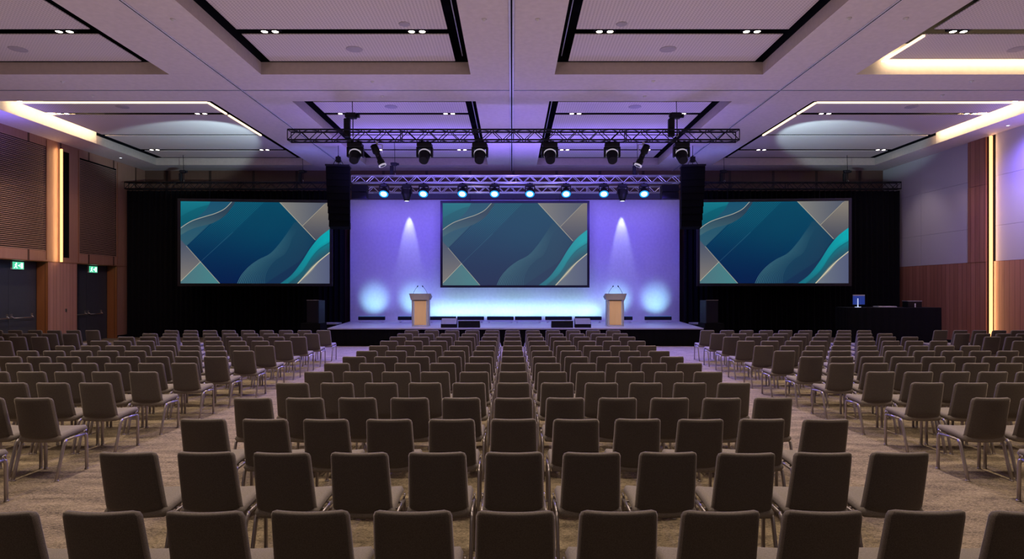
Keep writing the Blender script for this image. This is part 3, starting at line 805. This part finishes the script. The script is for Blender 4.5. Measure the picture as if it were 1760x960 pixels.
# two downward spots
for px, lab in ((699, 'dark moving spotlight pointing down over the left lectern'), (1070, 'dark moving spotlight pointing down over the right lectern')):
    r = empty('downward_spotlight', (wx(px, 22.6), 22.62, zb), lab, 'stage light', 'downward spotlights over the lecterns')
    MB().box(-.16, .16, -.12, .12, -.16, -.02, bevel=.03).box(-.03, .03, -.03, .03, -.02, .05).build('base', 'black', r)
    MB().box(-.20, -.16, -.06, .06, -.40, -.12, bevel=.01).box(.16, .20, -.06, .06, -.40, -.12, bevel=.01).build('yoke', 'black', r)
    R = Matrix.Translation((0, 0, -.34)) @ Matrix.Rotation(PI, 4, 'X')
    MB().lathe([(.06, -.16), (.15, -.13), (.16, .10), (.12, .22), (.095, .30)], R, 20).build('head', 'black', r)
    MB().disc((0, 0, -.645), .08, (0, 0, -1), 18).build('lens', 'lensw', r)

# line arrays
def line_array(x, y, rz, lab):
    r = empty('line_array_speaker', (x, y, 4.28), lab, 'speaker', 'hanging line array speakers')
    r.rotation_euler = (0, 0, rz)
    MB().box(-.42, .42, -.18, .40, 2.12, 2.17).tube((0, .1, 2.17), (0, .1, 2.9), .012, 6).tube((-.2, .1, 2.17), (0, .1, 2.55), .012, 6).tube((.2, .1, 2.17), (0, .1, 2.55), .012, 6).box(-.09, .09, .04, .18, 2.30, 2.50, bevel=.02).build('rigging_frame', 'blackm', r)
    n = 9; z = 2.12; yy = 0
    for i in range(n):
        h = .236; a = math.radians(-1.2 * i * .9); w = .42 * (1 - .014 * i)
        z -= h
        mt = Matrix.Translation((0, yy, z)) @ Matrix.Rotation(a, 4, 'X')
        c = MB()
        pr = [(-w, 0), (w, 0), (w * .93, .42), (-w * .93, .42)]
        vs = [mt @ Vector((px_, py_, zz)) for zz in (.002, h - .001) for px_, py_ in pr]
        c.add(vs, [(0,3,2,1),(4,5,6,7),(0,1,5,4),(1,2,6,5),(2,3,7,6),(3,0,4,7)])
        cb = c.build('speaker_cabinet', 'arrayb', r)
        MB().box(-w + .02, w - .02, -.008, 0, .02, h - .02, mt).build('front_grille', 'arrayb', cb)
        yy += .012 * i
    return r
line_array(wx(582, 22.1), 22.0, math.radians(7), 'tall black line array hanging left of the stage')
line_array(wx(1190, 22.1), 22.0, math.radians(-7), 'tall black line array hanging right of the stage')
# black cabinets at truss ends
for px0, px1, lab in ((604, 630, 'pair of black boxes hung at the left end of the stage truss'), (1138, 1167, 'pair of black boxes hung at the right end of the stage truss')):
    y = 23.4; r = empty('hung_black_box', ((wx(px0, y) + wx(px1, y)) / 2, y, wz(341, y)), lab, 'speaker')
    w = (px1 - px0) * y / F / 2
    MB().box(-w, w, 0, .35, 0, .25, bevel=.01).build('lower_cabinet', 'black', r)
    MB().box(-w, w, 0, .35, .27, .53, bevel=.01).build('upper_cabinet', 'black', r)
    MB().tube((-w * .6, .15, .53), (-w * .6, .15, .66), .012).tube((w * .6, .15, .53), (w * .6, .15, .66), .012).build('hanger', 'blackm', r)

# ------------------------------------------------------------------ stage furniture
def lectern(px, lab):
    y = 22.4; r = empty('lectern', (wx(px, 22.56), y, SZ), lab, 'lectern', 'wood fronted lecterns on the stage')
    MB().box(-.32, .32, -.02, .44, 0, .03, bevel=.005).build('base', 'alu', r)
    MB().box(-.215, .215, 0, .03, .04, .94, bevel=.004).build('front_panel', 'lectw', r)
    for s in (-1, 1):
        MB().box(s*.29-.025, s*.29+.025, -.01, .05, .03, .97, bevel=.006).build('post', 'alu', r)
        MB().box(s*.24-.022, s*.24+.022, .01, .025, .04, .95).build('side_glass', 'glass', r)
        MB().box(s*.29-.012, s*.29+.012, .05, .40, .03, .95).build('side_panel', 'lectg', r)
    MB().box(-.27, .27, .02, .05, .935, .965).build('black_rail', 'black', r)  # black rail between the front panel and the top
    t = MB()   # flared slanted top
    t.add([(-.33,-.06,.965),(.33,-.06,.965),(.33,.42,.965),(-.33,.42,.965),(-.40,-.10,1.20),(.40,-.10,1.20),(.38,.46,1.08),(-.38,.46,1.08)], [(0,3,2,1),(4,5,6,7),(0,1,5,4),(1,2,6,5),(2,3,7,6),(3,0,4,7)])
    t.build('lectern_top', 'lectg', r)
    for s in (-1, 1):
        m = MB().path([(s*.26, 0, 1.17), (s*.24, 0, 1.25), (s*.17, -.02, 1.37), (s*.105, -.04, 1.45)], .007, 6)
        g = m.build('gooseneck_microphone', 'blackm', r)
        MB().tube((s*.105, -.04, 1.44), (s*.08, -.05, 1.49), .02, 8).build('microphone_head', 'black', g)
lectern(723.5, 'wooden lectern with two gooseneck microphones at stage left of picture')
lectern(1056.5, 'wooden lectern with two gooseneck microphones on the stage below right spotlight')
for o in bpy.data.objects:
    if o.name == 'lectern': o['label'] = 'oak fronted lectern with two thin microphones, left of the central screen'
    if o.name == 'lectern.001': o['label'] = 'oak fronted lectern with two thin microphones, right of the central screen'
# wedge monitors
def wedge(px, w, h, kind, lab):
    y = 21.55; r = empty('stage_monitor', (wx(px, 21.7), y, SZ), lab, 'speaker', 'wedge monitors at the stage edge')
    a = w / 2
    m = MB()
    if kind == 'grey':     # sloping pale grille towards the audience
        m.add([(-a,0,0),(a,0,0),(a,.36,0),(-a,.36,0),(-a,0,h*.38),(a,0,h*.38),(a,.30,h),(-a,.30,h),(a,.36,h*.9),(-a,.36,h*.9)],
              [(0,3,2,1),(0,1,5,4),(4,5,6,7),(7,6,8,9),(2,3,9,8),(1,2,8,6,5),(3,0,4,7,9)])
        m.build('cabinet', 'black', r)
        k = a * .96
        MB().add([(-k,.0,h*.40),(k,.0,h*.40),(k,.288,h*.99),(-k,.288,h*.99),(-k,-.012,h*.41),(k,-.012,h*.41),(k,.276,h*1.0),(-k,.276,h*1.0)], [(0,3,2,1),(4,5,6,7),(0,1,5,4),(1,2,6,5),(2,3,7,6),(3,0,4,7)]).build('sloping_grille', 'grille', r)
    else:
        m.add([(-a,0,0),(a,0,0),(a,.40,0),(-a,.40,0),(-a,0,h),(a,0,h),(a,.12,h),(-a,.12,h),(a,.40,h*.3),(-a,.40,h*.3)],
              [(0,3,2,1),(0,1,5,4),(4,5,6,7),(7,6,8,9),(2,3,9,8),(1,2,8,6,5),(3,0,4,7,9)])
        m.build('cabinet', 'black', r)
        MB().box(-a*.97, a*.97, -.004, .125, h, h + .012).build('top_trim', 'alu', r)
        MB().box(-.06, .06, -.01, 0, h*.55, h*.75).build('handle', 'blackm', r)
wedge(772, .56, .32, 'grey', 'small wedge monitor with pale sloping grille beside the left lectern')
wedge(806.5, .76, .24, 'dark', 'low wide dark floor monitor, left one of two near stage centre')
wedge(966, .76, .24, 'dark', 'low wide dark floor monitor, right one of two near stage centre')
wedge(1001.5, .56, .32, 'grey', 'small wedge monitor with pale sloping grille beside the right lectern')
# side speakers on boxes
for s, pxc, lab in ((-1, 537, 'left'), (1, 1224.5, 'right')):
    y = 22.4; x = wx(pxc, y)
    b = tag(MB().box(x - .42 if s < 0 else x - .30, x + .30 if s < 0 else x + .42, y - .05, y + .75, 0, .74, bevel=.01).build('speaker_plinth', 'skirt'), 'black plinth box under the standing speaker %s of the stage' % lab, 'plinth', 'speaker plinths beside the stage')
    r = empty('floor_speaker', (x, y, .74), 'upright black speaker standing on a plinth %s of the stage' % lab, 'speaker', 'upright speakers beside the stage', math.radians(10 * s))
    MB().box(-.24, .24, .02, .50, 0, .84, bevel=.012).build('cabinet', 'black', r)
    MB().box(-.225, .225, 0, .02, .02, .82).build('front_grille', 'blackm', r)
    MB().box(-.24, .24, .005, .03, .84, .855).build('top_edge', 'lectg', r)
    xx = -7.36 if s < 0 else 7.62
    d = empty('side_platform', (xx, 24.2, 0), 'low dark platform step beside the %s stage corner' % lab, 'platform')
    MB().box(-.42, .42, 0, .7, .60, .65).build('top', 'deck', d); MB().box(-.40, .40, .02, .68, 0, .60).build('skirt', 'skirt', d)
# LED battens along the backdrop foot
bt = None
bx = [639, 707, 761, 809, 860, 908, 960, 1011, 1064, 1131]
for i, px in enumerate(bx):
    y = 25.15; lab = 'dark floor light bar %s of ten along the foot of the backdrop' % nth(i, 10)
    if bt is None:
        r = empty('light_bar', (wx(px, y), y, SZ), lab, 'stage light', 'floor light bars along the backdrop')
        MB().box(-.55, .55, -.06, .06, .10, .25, bevel=.015).build('housing', 'blackm', r)
        MB().box(-.53, .53, -.03, .04, .25, .254).build('lens_strip', 'halo', r)
        for s in (-.46, .46): MB().box(s - .04, s + .04, -.09, .09, 0, .03).box(s - .012, s + .012, -.03, .03, .02, .12).build('foot', 'alu', r)
        bt = tree(r)
    else: copy_tree(bt, (wx(px, y), y, SZ), 0, lab)

# ------------------------------------------------------------------ control desk
dy = 22.0
r = empty('control_table', (13.5, dy, 0), 'long table draped in black cloth before the right curtain', 'table')
MB().box(-1.62, 1.67, -.38, .42, 1.30, 1.34, bevel=.008).build('table_top', 'black', r)
m = MB(); vs = []; n = 150
loop = [(-1.63, -.40), (1.68, -.40), (1.68, .43), (-1.63, .43), (-1.63, -.40)]
for (ax, ay), (bx_, by_) in zip(loop[:-1], loop[1:]):
    k = int(math.hypot(bx_ - ax, by_ - ay) / .04)
    for i in range(k):
        t = i / k; vs.append((ax + (bx_ - ax) * t, ay + (by_ - ay) * t, 0))
top = [(x, y, 1.335) for x, y, _ in vs]
bot = [(x + .02 * math.sin(i * 1.1), y + .02 * math.cos(i * .9), .01) for i, (x, y, _) in enumerate(vs)]
K = len(vs); m.add(top + bot, [(i, (i+1) % K, K + (i+1) % K, K + i) for i in range(K)], True); m.build('table_drape', 'drape', r)
r = empty('computer_monitor', (wx(1476, dy), dy, 1.34), 'small monitor with blue glow on the left end of draped table', 'monitor')
MB().box(-.23, .23, .0, .03, .08, .46, bevel=.006).build('bezel', 'black', r)
MB().box(-.215, .215, -.004, 0, .10, .41).build('display', 'mscreen', r); MB().box(-.215, .215, -.006, 0, .41, .45).build('light_bar', 'paper', r)
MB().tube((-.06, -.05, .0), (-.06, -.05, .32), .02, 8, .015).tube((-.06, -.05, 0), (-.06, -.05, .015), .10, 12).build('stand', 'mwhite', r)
r = empty('laptop', (wx(1520, dy), dy, 1.34), 'flat pale closed device lying mid table on black drape', 'laptop')
MB().box(-.33, .33, -.2, .15, 0, .035, bevel=.008).build('body', 'paper', r)
MB().box(-.31, .31, -.18, .12, .035, .042).build('lid', 'lectg', r)
r = empty('equipment_box', (wx(1568, dy), dy, 1.34), 'small dark equipment case with pale top on table right end', 'box')
MB().box(-.25, .25, -.15, .18, 0, .20, bevel=.01).build('case', 'black', r); MB().box(-.26, .26, -.16, .19, .20, .235, bevel=.008).build('lid', 'grille', r); MB().box(-.02, .02, -.165, -.15, .0, .14).build('latch', 'paper', r)

# ------------------------------------------------------------------ chairs
def chair():
    r = empty('conference_chair', (0, 0, 0), '', 'chair')
    rc = .035
    def bw(v):       # half width along the back, rounded ends
        t = (v - .0) / .47
        w = .208 * (1 - t) + .193 * t
        for e in (v, .47 - v):
            if e < rc: w -= rc - math.sqrt(max(0, rc * rc - (rc - e) ** 2))
        return w
    def bmap(x, v, t):
        z = .395 + v * .968
        y = -.165 - .105 * (v / .47) ** .9 - .042 * (1 - (x / .2) ** 2) + .03 * max(0, 1 - v / .07) ** 2
        return (x, y + t, z - t * .2)
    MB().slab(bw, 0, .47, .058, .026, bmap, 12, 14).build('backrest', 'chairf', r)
    bk = bpy.data.objects['backrest'].data; bk.materials.append(M['lit_piping'])
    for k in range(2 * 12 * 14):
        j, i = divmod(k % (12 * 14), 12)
        if i in (0, 11) or j == 13: bk.polygons[k].material_index = 1  # outer ring: pale piping that also paints in the lit edge
    def sw(v):
        t = v / .44; w = .218
        for e, q in ((v, .03), (.44 - v, .045)):
            if e < q: w -= q - math.sqrt(max(0, q * q - (q - e) ** 2))
        return w
    def smap(x, v, t):
        z = .415 + .030 * math.sin(min(1, v / .40) * PI * .5) - .012 * (1 - (x / .22) ** 2) - (.02 * max(0, (v - .38) / .06) ** 2)
        return (x, -.215 + v, z + t)
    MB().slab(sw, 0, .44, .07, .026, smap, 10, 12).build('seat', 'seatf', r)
    for s in (-1, 1):
        x = s * .222
        MB().sweep([(x, .135, .385), (x, .158, .372), (x, .166, .34), (x, .168, .2), (x, .170, .008)], .0125, .021, (1, 0, 0)).tube((x, .170, .0), (x, .170, .012), .02, 8).build('leg', 'legm', r)
        MB().sweep([(x, -.125, .383), (x, -.150, .365), (x, -.165, .33), (x, -.225, .13), (x, -.262, .008)], .0125, .021, (1, 0, 0)).tube((x, -.262, .0), (x, -.262, .012), .02, 8).build('leg', 'legm', r)
        m = MB().sweep([(x, -.13, .383), (x, .0, .388), (x, .14, .385)], .011, .014, (1, 0, 0))
        m.tube((x, -.05, .39), (x * .6, -.05, .40), .009, 6).tube((x, .08, .39), (x * .6, .08, .40), .009, 6)
        m.path([(x, .12, .40), (x + s * .006, .13, .425), (x + s * .006, .155, .425), (x, .165, .395)], .006, 6)
        m.build('side_rail', 'legm', r)
    return r
RD = [1122.5 / (y - 500) for y in (873.3, 774.6, 718.3, 682, 656.3, 637.5, 622.9, 611.7, 602, 593.3, 585, 578, 572.5, 567)]
CP = [.5055, .516, .524, .526, .519, .521, .527, .523, .526, .528, .5355, .540, .5455, .553]
LX = [-4.85, -4.85, -4.84, -4.82, -4.89, -4.92, -4.90, -4.87, -4.84, -4.87, -4.95, -5.04, -5.09, -5.17]
LP = [.50, .50, .50, .50, .50, .50, .495, .485, .487, .490, .4966, .5055, .51, .52]
RX = [4.87, 4.87, 4.86, 4.83, 4.89, 4.92, 4.93, 4.92, 4.91, 4.96, 5.06, 5.17, 5.23, 5.36]
RP = [.51, .51, .51, .51, .505, .502, .503, .503, .503, .508, .52, .526, .529, .536]
FLX = {10: (-11.0, .5, 3), 11: (-11.13, .52, 7), 12: (-11.2, .51, 7), 13: (-11.5, .53, 7)}
FRX = {10: (11.02, .5, 3), 11: (11.32, .49, 7), 12: (11.41, .52, 7), 13: (11.76, .53, 7)}
spots = []
def seen(x, y):
    best = False
    for dx_, dy_, z in ((-.2, -.27, .85), (.2, -.27, .85), (.2, .2, .45), (-.2, .2, .45), (.23, .17, 0), (-.23, .17, 0)):
        d = y + dy_; px = 880 + (x + dx_) * F / d; py = HZ + (CAMZ - z) * F / d
        if 2 < px < 1758 and py < 958: best = True
    return best
for r_, d in enumerate(RD):
    y = d + .27
    L = []
    for i in range(-5, 6): L.append(('centre', r_, i + 5, 11, .015 + i * CP[r_]))
    for i in range(9): L.append(('left', r_, 8 - i, 9, LX[r_] - i * LP[r_])); L.append(('right', r_, i, 9, RX[r_] + i * RP[r_]))
    if r_ in FLX:
        a, p_, n_ = FLX[r_]
        for i in range(n_): L.append(('far left', r_, -i, n_, a - i * p_))
        a, p_, n_ = FRX[r_]
        for i in range(n_): L.append(('far right', r_, i, n_, a + i * p_))
    for bl, rr, i, n_, x in L:
        if seen(x, y) and abs(x) < 15.7: spots.append((math.hypot(x, y), bl, rr, i, n_, x, y))
spots.sort()
print('chairs in view', len(spots))
c0 = chair(); ct = tree(c0)
def clabel(bl, rr, i, n_):
    row = ORD[rr]
    if bl == 'centre':
        pos = 'middle' if i == 5 else nth(i, 11)
        return 'taupe chair, %s, in %s row from camera of the central block' % (pos, row)
    if bl == 'left':
        k = 8 - i
        return 'taupe chair, %s aisle, in %s row from camera of left block' % ('at the' if k == 0 else ORD[k] + ' from the', row)
    if bl == 'right':
        return 'taupe chair, %s aisle, in %s row from camera of right block' % ('at the' if i == 0 else ORD[i] + ' from the', row)
    fr = {10: 'fourth', 11: 'third', 12: 'second', 13: 'front'}[rr]
    k = abs(i)
    return 'taupe chair, %s aisle, %s row from stage, block along the %s wall' % ('at the' if k == 0 else ORD[k] + ' from the', fr, 'left' if 'left' in bl else 'right')
GR = {'centre': 'chairs in the central block', 'left': 'chairs in the left block', 'right': 'chairs in the right block', 'far left': 'chairs along the left wall', 'far right': 'chairs along the right wall'}
random.seed(3)
rest = []
for n_i, (dd, bl, rr, i, n_, x, y) in enumerate(spots):
    rz = random.gauss(0, .008); xx = x + random.gauss(0, .0015); yy = y + random.gauss(0, .006)
    if n_i >= 300: rest.append((xx, yy, rz)); continue
    if n_i == 0:
        c0.location = (xx, yy, 0); c0.rotation_euler = (0, 0, rz); c0['label'] = clabel(bl, rr, i, n_); c0['group'] = GR[bl]
    else: copy_tree(ct, (xx, yy, 0), rz, clabel(bl, rr, i, n_), GR[bl])
if rest:
    V = []; Fc = []; MI = []; SM = []
    mats = [M['chairf'], M['seatf'], M['legm'], M['lit_piping']]
    base = []
    for c, _ in ct[1]:
        me = c.data; mi = mats.index(me.materials[0])
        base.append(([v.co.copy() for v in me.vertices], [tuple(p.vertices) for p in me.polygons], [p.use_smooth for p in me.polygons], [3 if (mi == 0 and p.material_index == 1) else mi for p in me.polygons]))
    for x, y, rz in rest:
        T = Matrix.Translation((x, y, 0)) @ Matrix.Rotation(rz, 4, 'Z')
        for vs, fs, sm_, mi in base:
            o = len(V); V += [T @ v for v in vs]; Fc += [tuple(k + o for k in f) for f in fs]; SM += sm_; MI += mi
    me = bpy.data.meshes.new('distant_chairs'); me.from_pydata([tuple(v) for v in V], [], Fc)
    for m_ in mats: me.materials.append(m_)
    me.polygons.foreach_set('material_index', MI); me.polygons.foreach_set('use_smooth', SM); me.update()
    o = bpy.data.objects.new('distant_chairs', me); COL.objects.link(o)
    tag(o, 'farthest small taupe chairs at the outer ends of the front rows', 'chairs', kind='stuff')

# ------------------------------------------------------------------ lights
def aim(o, t):
    o.rotation_euler = (Vector(t) - o.location).to_track_quat('-Z', 'Y').to_euler()
def spot(loc, tgt, e, col, ang=60, blend=.6, size=.05):
    l = bpy.data.lights.new('spot', 'SPOT'); l.energy = e; l.color = col; l.spot_size = math.radians(ang); l.spot_blend = blend; l.shadow_soft_size = size
    o = bpy.data.objects.new('spot_lamp', l); COL.objects.link(o); o.location = loc; aim(o, tgt); return o
def point(loc, e, col, size=.3):
    l = bpy.data.lights.new('point', 'POINT'); l.energy = e; l.color = col; l.shadow_soft_size = size
    o = bpy.data.objects.new('point_lamp', l); COL.objects.link(o); o.location = loc; o.visible_camera = False; return o
def area(loc, tgt, e, col, sx, sy):
    l = bpy.data.lights.new('area', 'AREA'); l.shape = 'RECTANGLE'; l.size = sx; l.size_y = sy; l.energy = e; l.color = col
    o = bpy.data.objects.new('area_lamp', l); COL.objects.link(o); o.location = loc; aim(o, tgt); o.visible_camera = False; return o
WARM = (1.0, .80, .60); VIO = (.22, .15, 1.0); BLU = (.20, .22, 1.0)
# downlights
for key in 'nfb':
    e = {'n': 600, 'f': 370, 'b': 18}[key]
    for x in DLX[key]: spot((x, DLY[key], ZP - .01), (x, DLY[key] - (1.2 if key == 'f' else 0), 0), e, WARM, 100, .8, .12)
for x in (-10, -5, 0, 5, 10):  # added warm fill spots overhead, without fixtures
    for y in (5.0, 9.0): spot((x, y, ZP - .4 if x else ZC - .1), (x, y - .5, 0), 540, WARM, 105, .8, .15)
spot((-5, -3.0, 6.2), (-2, 4.5, .8), 120, (1, .84, .72), 90, 1, .6); spot((5, -3.0, 6.2), (2, 4.5, .8), 120, (1, .84, .72), 90, 1, .6)  # added fill from behind the camera for chair backs and top edges
# added upward spots in mid-air, standing in for soft ceiling bounce
for x in (-11, -3.7, 3.7, 11):
    for y, e, c in ((3, 100, (1, .78, .78)), (9, 125, (1, .76, .84)), (14.5, 115, (.74, .60, 1)), (20, 80, (.50, .46, 1))):
        spot((x, y, 2.6), (x, y, 7), e, c, 165, .5, .5)
# violet spill on ceiling near stage
for x in (-4.9, -2.6, 0, 2.6, 4.9):
    spot((x, 21.2, 5.4), (x, 22.6, 7.3), 240, VIO, 150, 1, .3)
for x in (-4.5, 0, 4.5): spot((x, 18.4, 4.6), (x, 18.4, 7.3), 170, (.30, .20, 1.0), 150, 1, .3)
spot((-7.4, 22.5, 5.6), (-7.6, 23.6, 7.2), 60, BLU, 130, 1, .2); spot((7.4, 22.5, 5.6), (7.6, 23.6, 7.2), 60, BLU, 130, 1, .2)
# pale beams hitting the side ceilings
spot((-7.9, 18.8, 5.0), (-11.3, 22.2, 7.5), 900, (.60, .88, 1.0), 46, .3, .08)
spot((8.0, 18.8, 5.0), (11.4, 21.9, 7.5), 900, (.60, .88, 1.0), 42, .3, .08)
# backdrop violet wash
for x in (-5.6, -3.4, -1.2, 1.2, 3.4, 5.6):
    spot((x + SX, 23.0, 5.35), (x + SX, BY, 3.4), 200, (.13, .075, 1.0), 115, 1, .2)
    spot((x + SX, 24.9, .95), (x + SX, BY, 2.6), 34, (.24, .24, 1.0), 120, 1, .2)
# violet on the aluminium trusses
for x in (-4.2, -1.4, 1.4, 4.2): spot((x + SX, 20.2, 4.8), (x + SX, 22.8, 6.6), 65, (.34, .27, 1.0), 110, 1, .2)
# stage deck + floor spill
for x in (-5, -1.7, 1.7, 5):
    spot((x + SX, 22.9, 5.5), (x + SX, 22.2, 0), 520, (.28, .28, 1.0), 110, 1, .2)
    spot((x + SX, 22.3, 5.5), (x * 1.2 + SX, 16.6, 0), 3700, (.17, .15, 1.0), 85, 1, .2)
# grazing beams on the backdrop above the lecterns
for px in (702, 1070):
    spot((wx(px, 25.6), 25.66, 5.74), (wx(px, 25.7), 25.88, 3.6), 300, (.60, .68, 1.0), 27, .6, .03)
# floor bars
for i, px in enumerate(bx):
    x = wx(px, 25.4)
    if i in (0, 9, 1, 8):
        spot((x, 24.55, 1.0), (x, BY, 1.55), 100, (.36, .82, 1.0), 56, 1.0, .1)
    else:
        a = area((x, 25.50, .90), (x, BY, 1.30), 7.0, (.46, .86, 1.0), 1.15, .05); a.data.spread = math.radians(150)
# warm on lecterns (front key)
spot((-3.9, 16.9, 5.5), (-3.37, 22.4, 1.2), 700, (1, .84, .66), 11, .8, .1)
spot((3.9, 16.9, 5.5), (3.79, 22.4, 1.2), 700, (1, .84, .66), 11, .8, .1)
# violet on side walls and soffit
spot((15.2, 18.6, 6.9), (16.3, 18.4, 4.6), 800, (.22, .15, 1.0), 150, 1, .1)
spot((13.5, 17.0, 5.5), (16.3, 19.0, 5.0), 160, (.40, .30, 1.0), 120, 1, .2)
spot((14.0, 23.8, 6.7), (16.3, 23.9, 4.4), 60, (.95, .80, .9), 60, 1, .1)
spot((12.5, 22.0, 5.5), (16.3, 24.0, 4.5), 45, (.45, .36, 1.0), 120, 1, .2)
spot((-15.2, 17.6, 5.8), (-15.6, 18.0, 7.3), 150, (.22, .16, 1.0), 140, 1, .1)
spot((15.2, 17.6, 5.8), (15.8, 18.0, 7.3), 90, (.22, .16, 1.0), 140, 1, .1)
spot((-12.0, 15.5, 5.5), (-16.1, 21.8, 2.6), 620, (1, .66, .66), 60, 1, .3)
spot((12.0, 14.0, 6.0), (16.3, 22.0, 2.2), 420, (.95, .62, .62), 60, 1, .3)
spot((-14.0, 19.6, 3.6), (-16.5, 19.8, 1.8), 22, (.25, .5, 1), 70, 1, .1)
# warm glow beside the wall light strips
a = area((XL + .10, 21.66, 4.97), (XL, 21.2, 4.97), 14, (1, .56, .24), 4.0, .04)
a.rotation_euler = (Vector((XL, 21.3, 4.97)) - a.location).to_track_quat('-Z', 'X').to_euler()
a = area((XR - .13, 20.66, 3.6), (XR, 20.2, 3.6), 30, (1, .56, .24), 7.0, .04)
a.rotation_euler = (Vector((XR, 20.25, 3.6)) - a.location).to_track_quat('-Z', 'X').to_euler()
# blue rim of curtains
spot((-6.2, 23.5, 5.2), (-7.6, 25.3, 3.0), 60, (.06, .10, 1), 60, 1, .1)
spot((6.5, 23.5, 5.2), (7.9, 25.3, 3.0), 60, (.06, .10, 1), 60, 1, .1)

w = bpy.data.worlds.new('world'); scene.world = w; w.use_nodes = True
w.node_tree.nodes['Background'].inputs['Color'].default_value = (.02, .02, .03, 1); w.node_tree.nodes['Background'].inputs['Strength'].default_value = .3

# ------------------------------------------------------------------ camera
cd = bpy.data.cameras.new('camera'); cam = bpy.data.objects.new('camera', cd); COL.objects.link(cam)
cam.location = (0, 0, CAMZ); cam.rotation_euler = (PI / 2, 0, 0)
cd.sensor_width = 36; cd.lens = 36 * F / 1760; cd.shift_y = (500 - 480) / 1760; cd.clip_end = 100
scene.camera = cam
scene.view_settings.view_transform = 'Standard'
scene.view_settings.look = 'None'
scene.view_settings.exposure = 0
scene.cycles.max_bounces = 5
scene.cycles.diffuse_bounces = 3
scene.cycles.glossy_bounces = 2
scene.cycles.use_denoising = True
scene.cycles.caustics_reflective = False; scene.cycles.caustics_refractive = False
scene.cycles.sample_clamp_indirect = 6
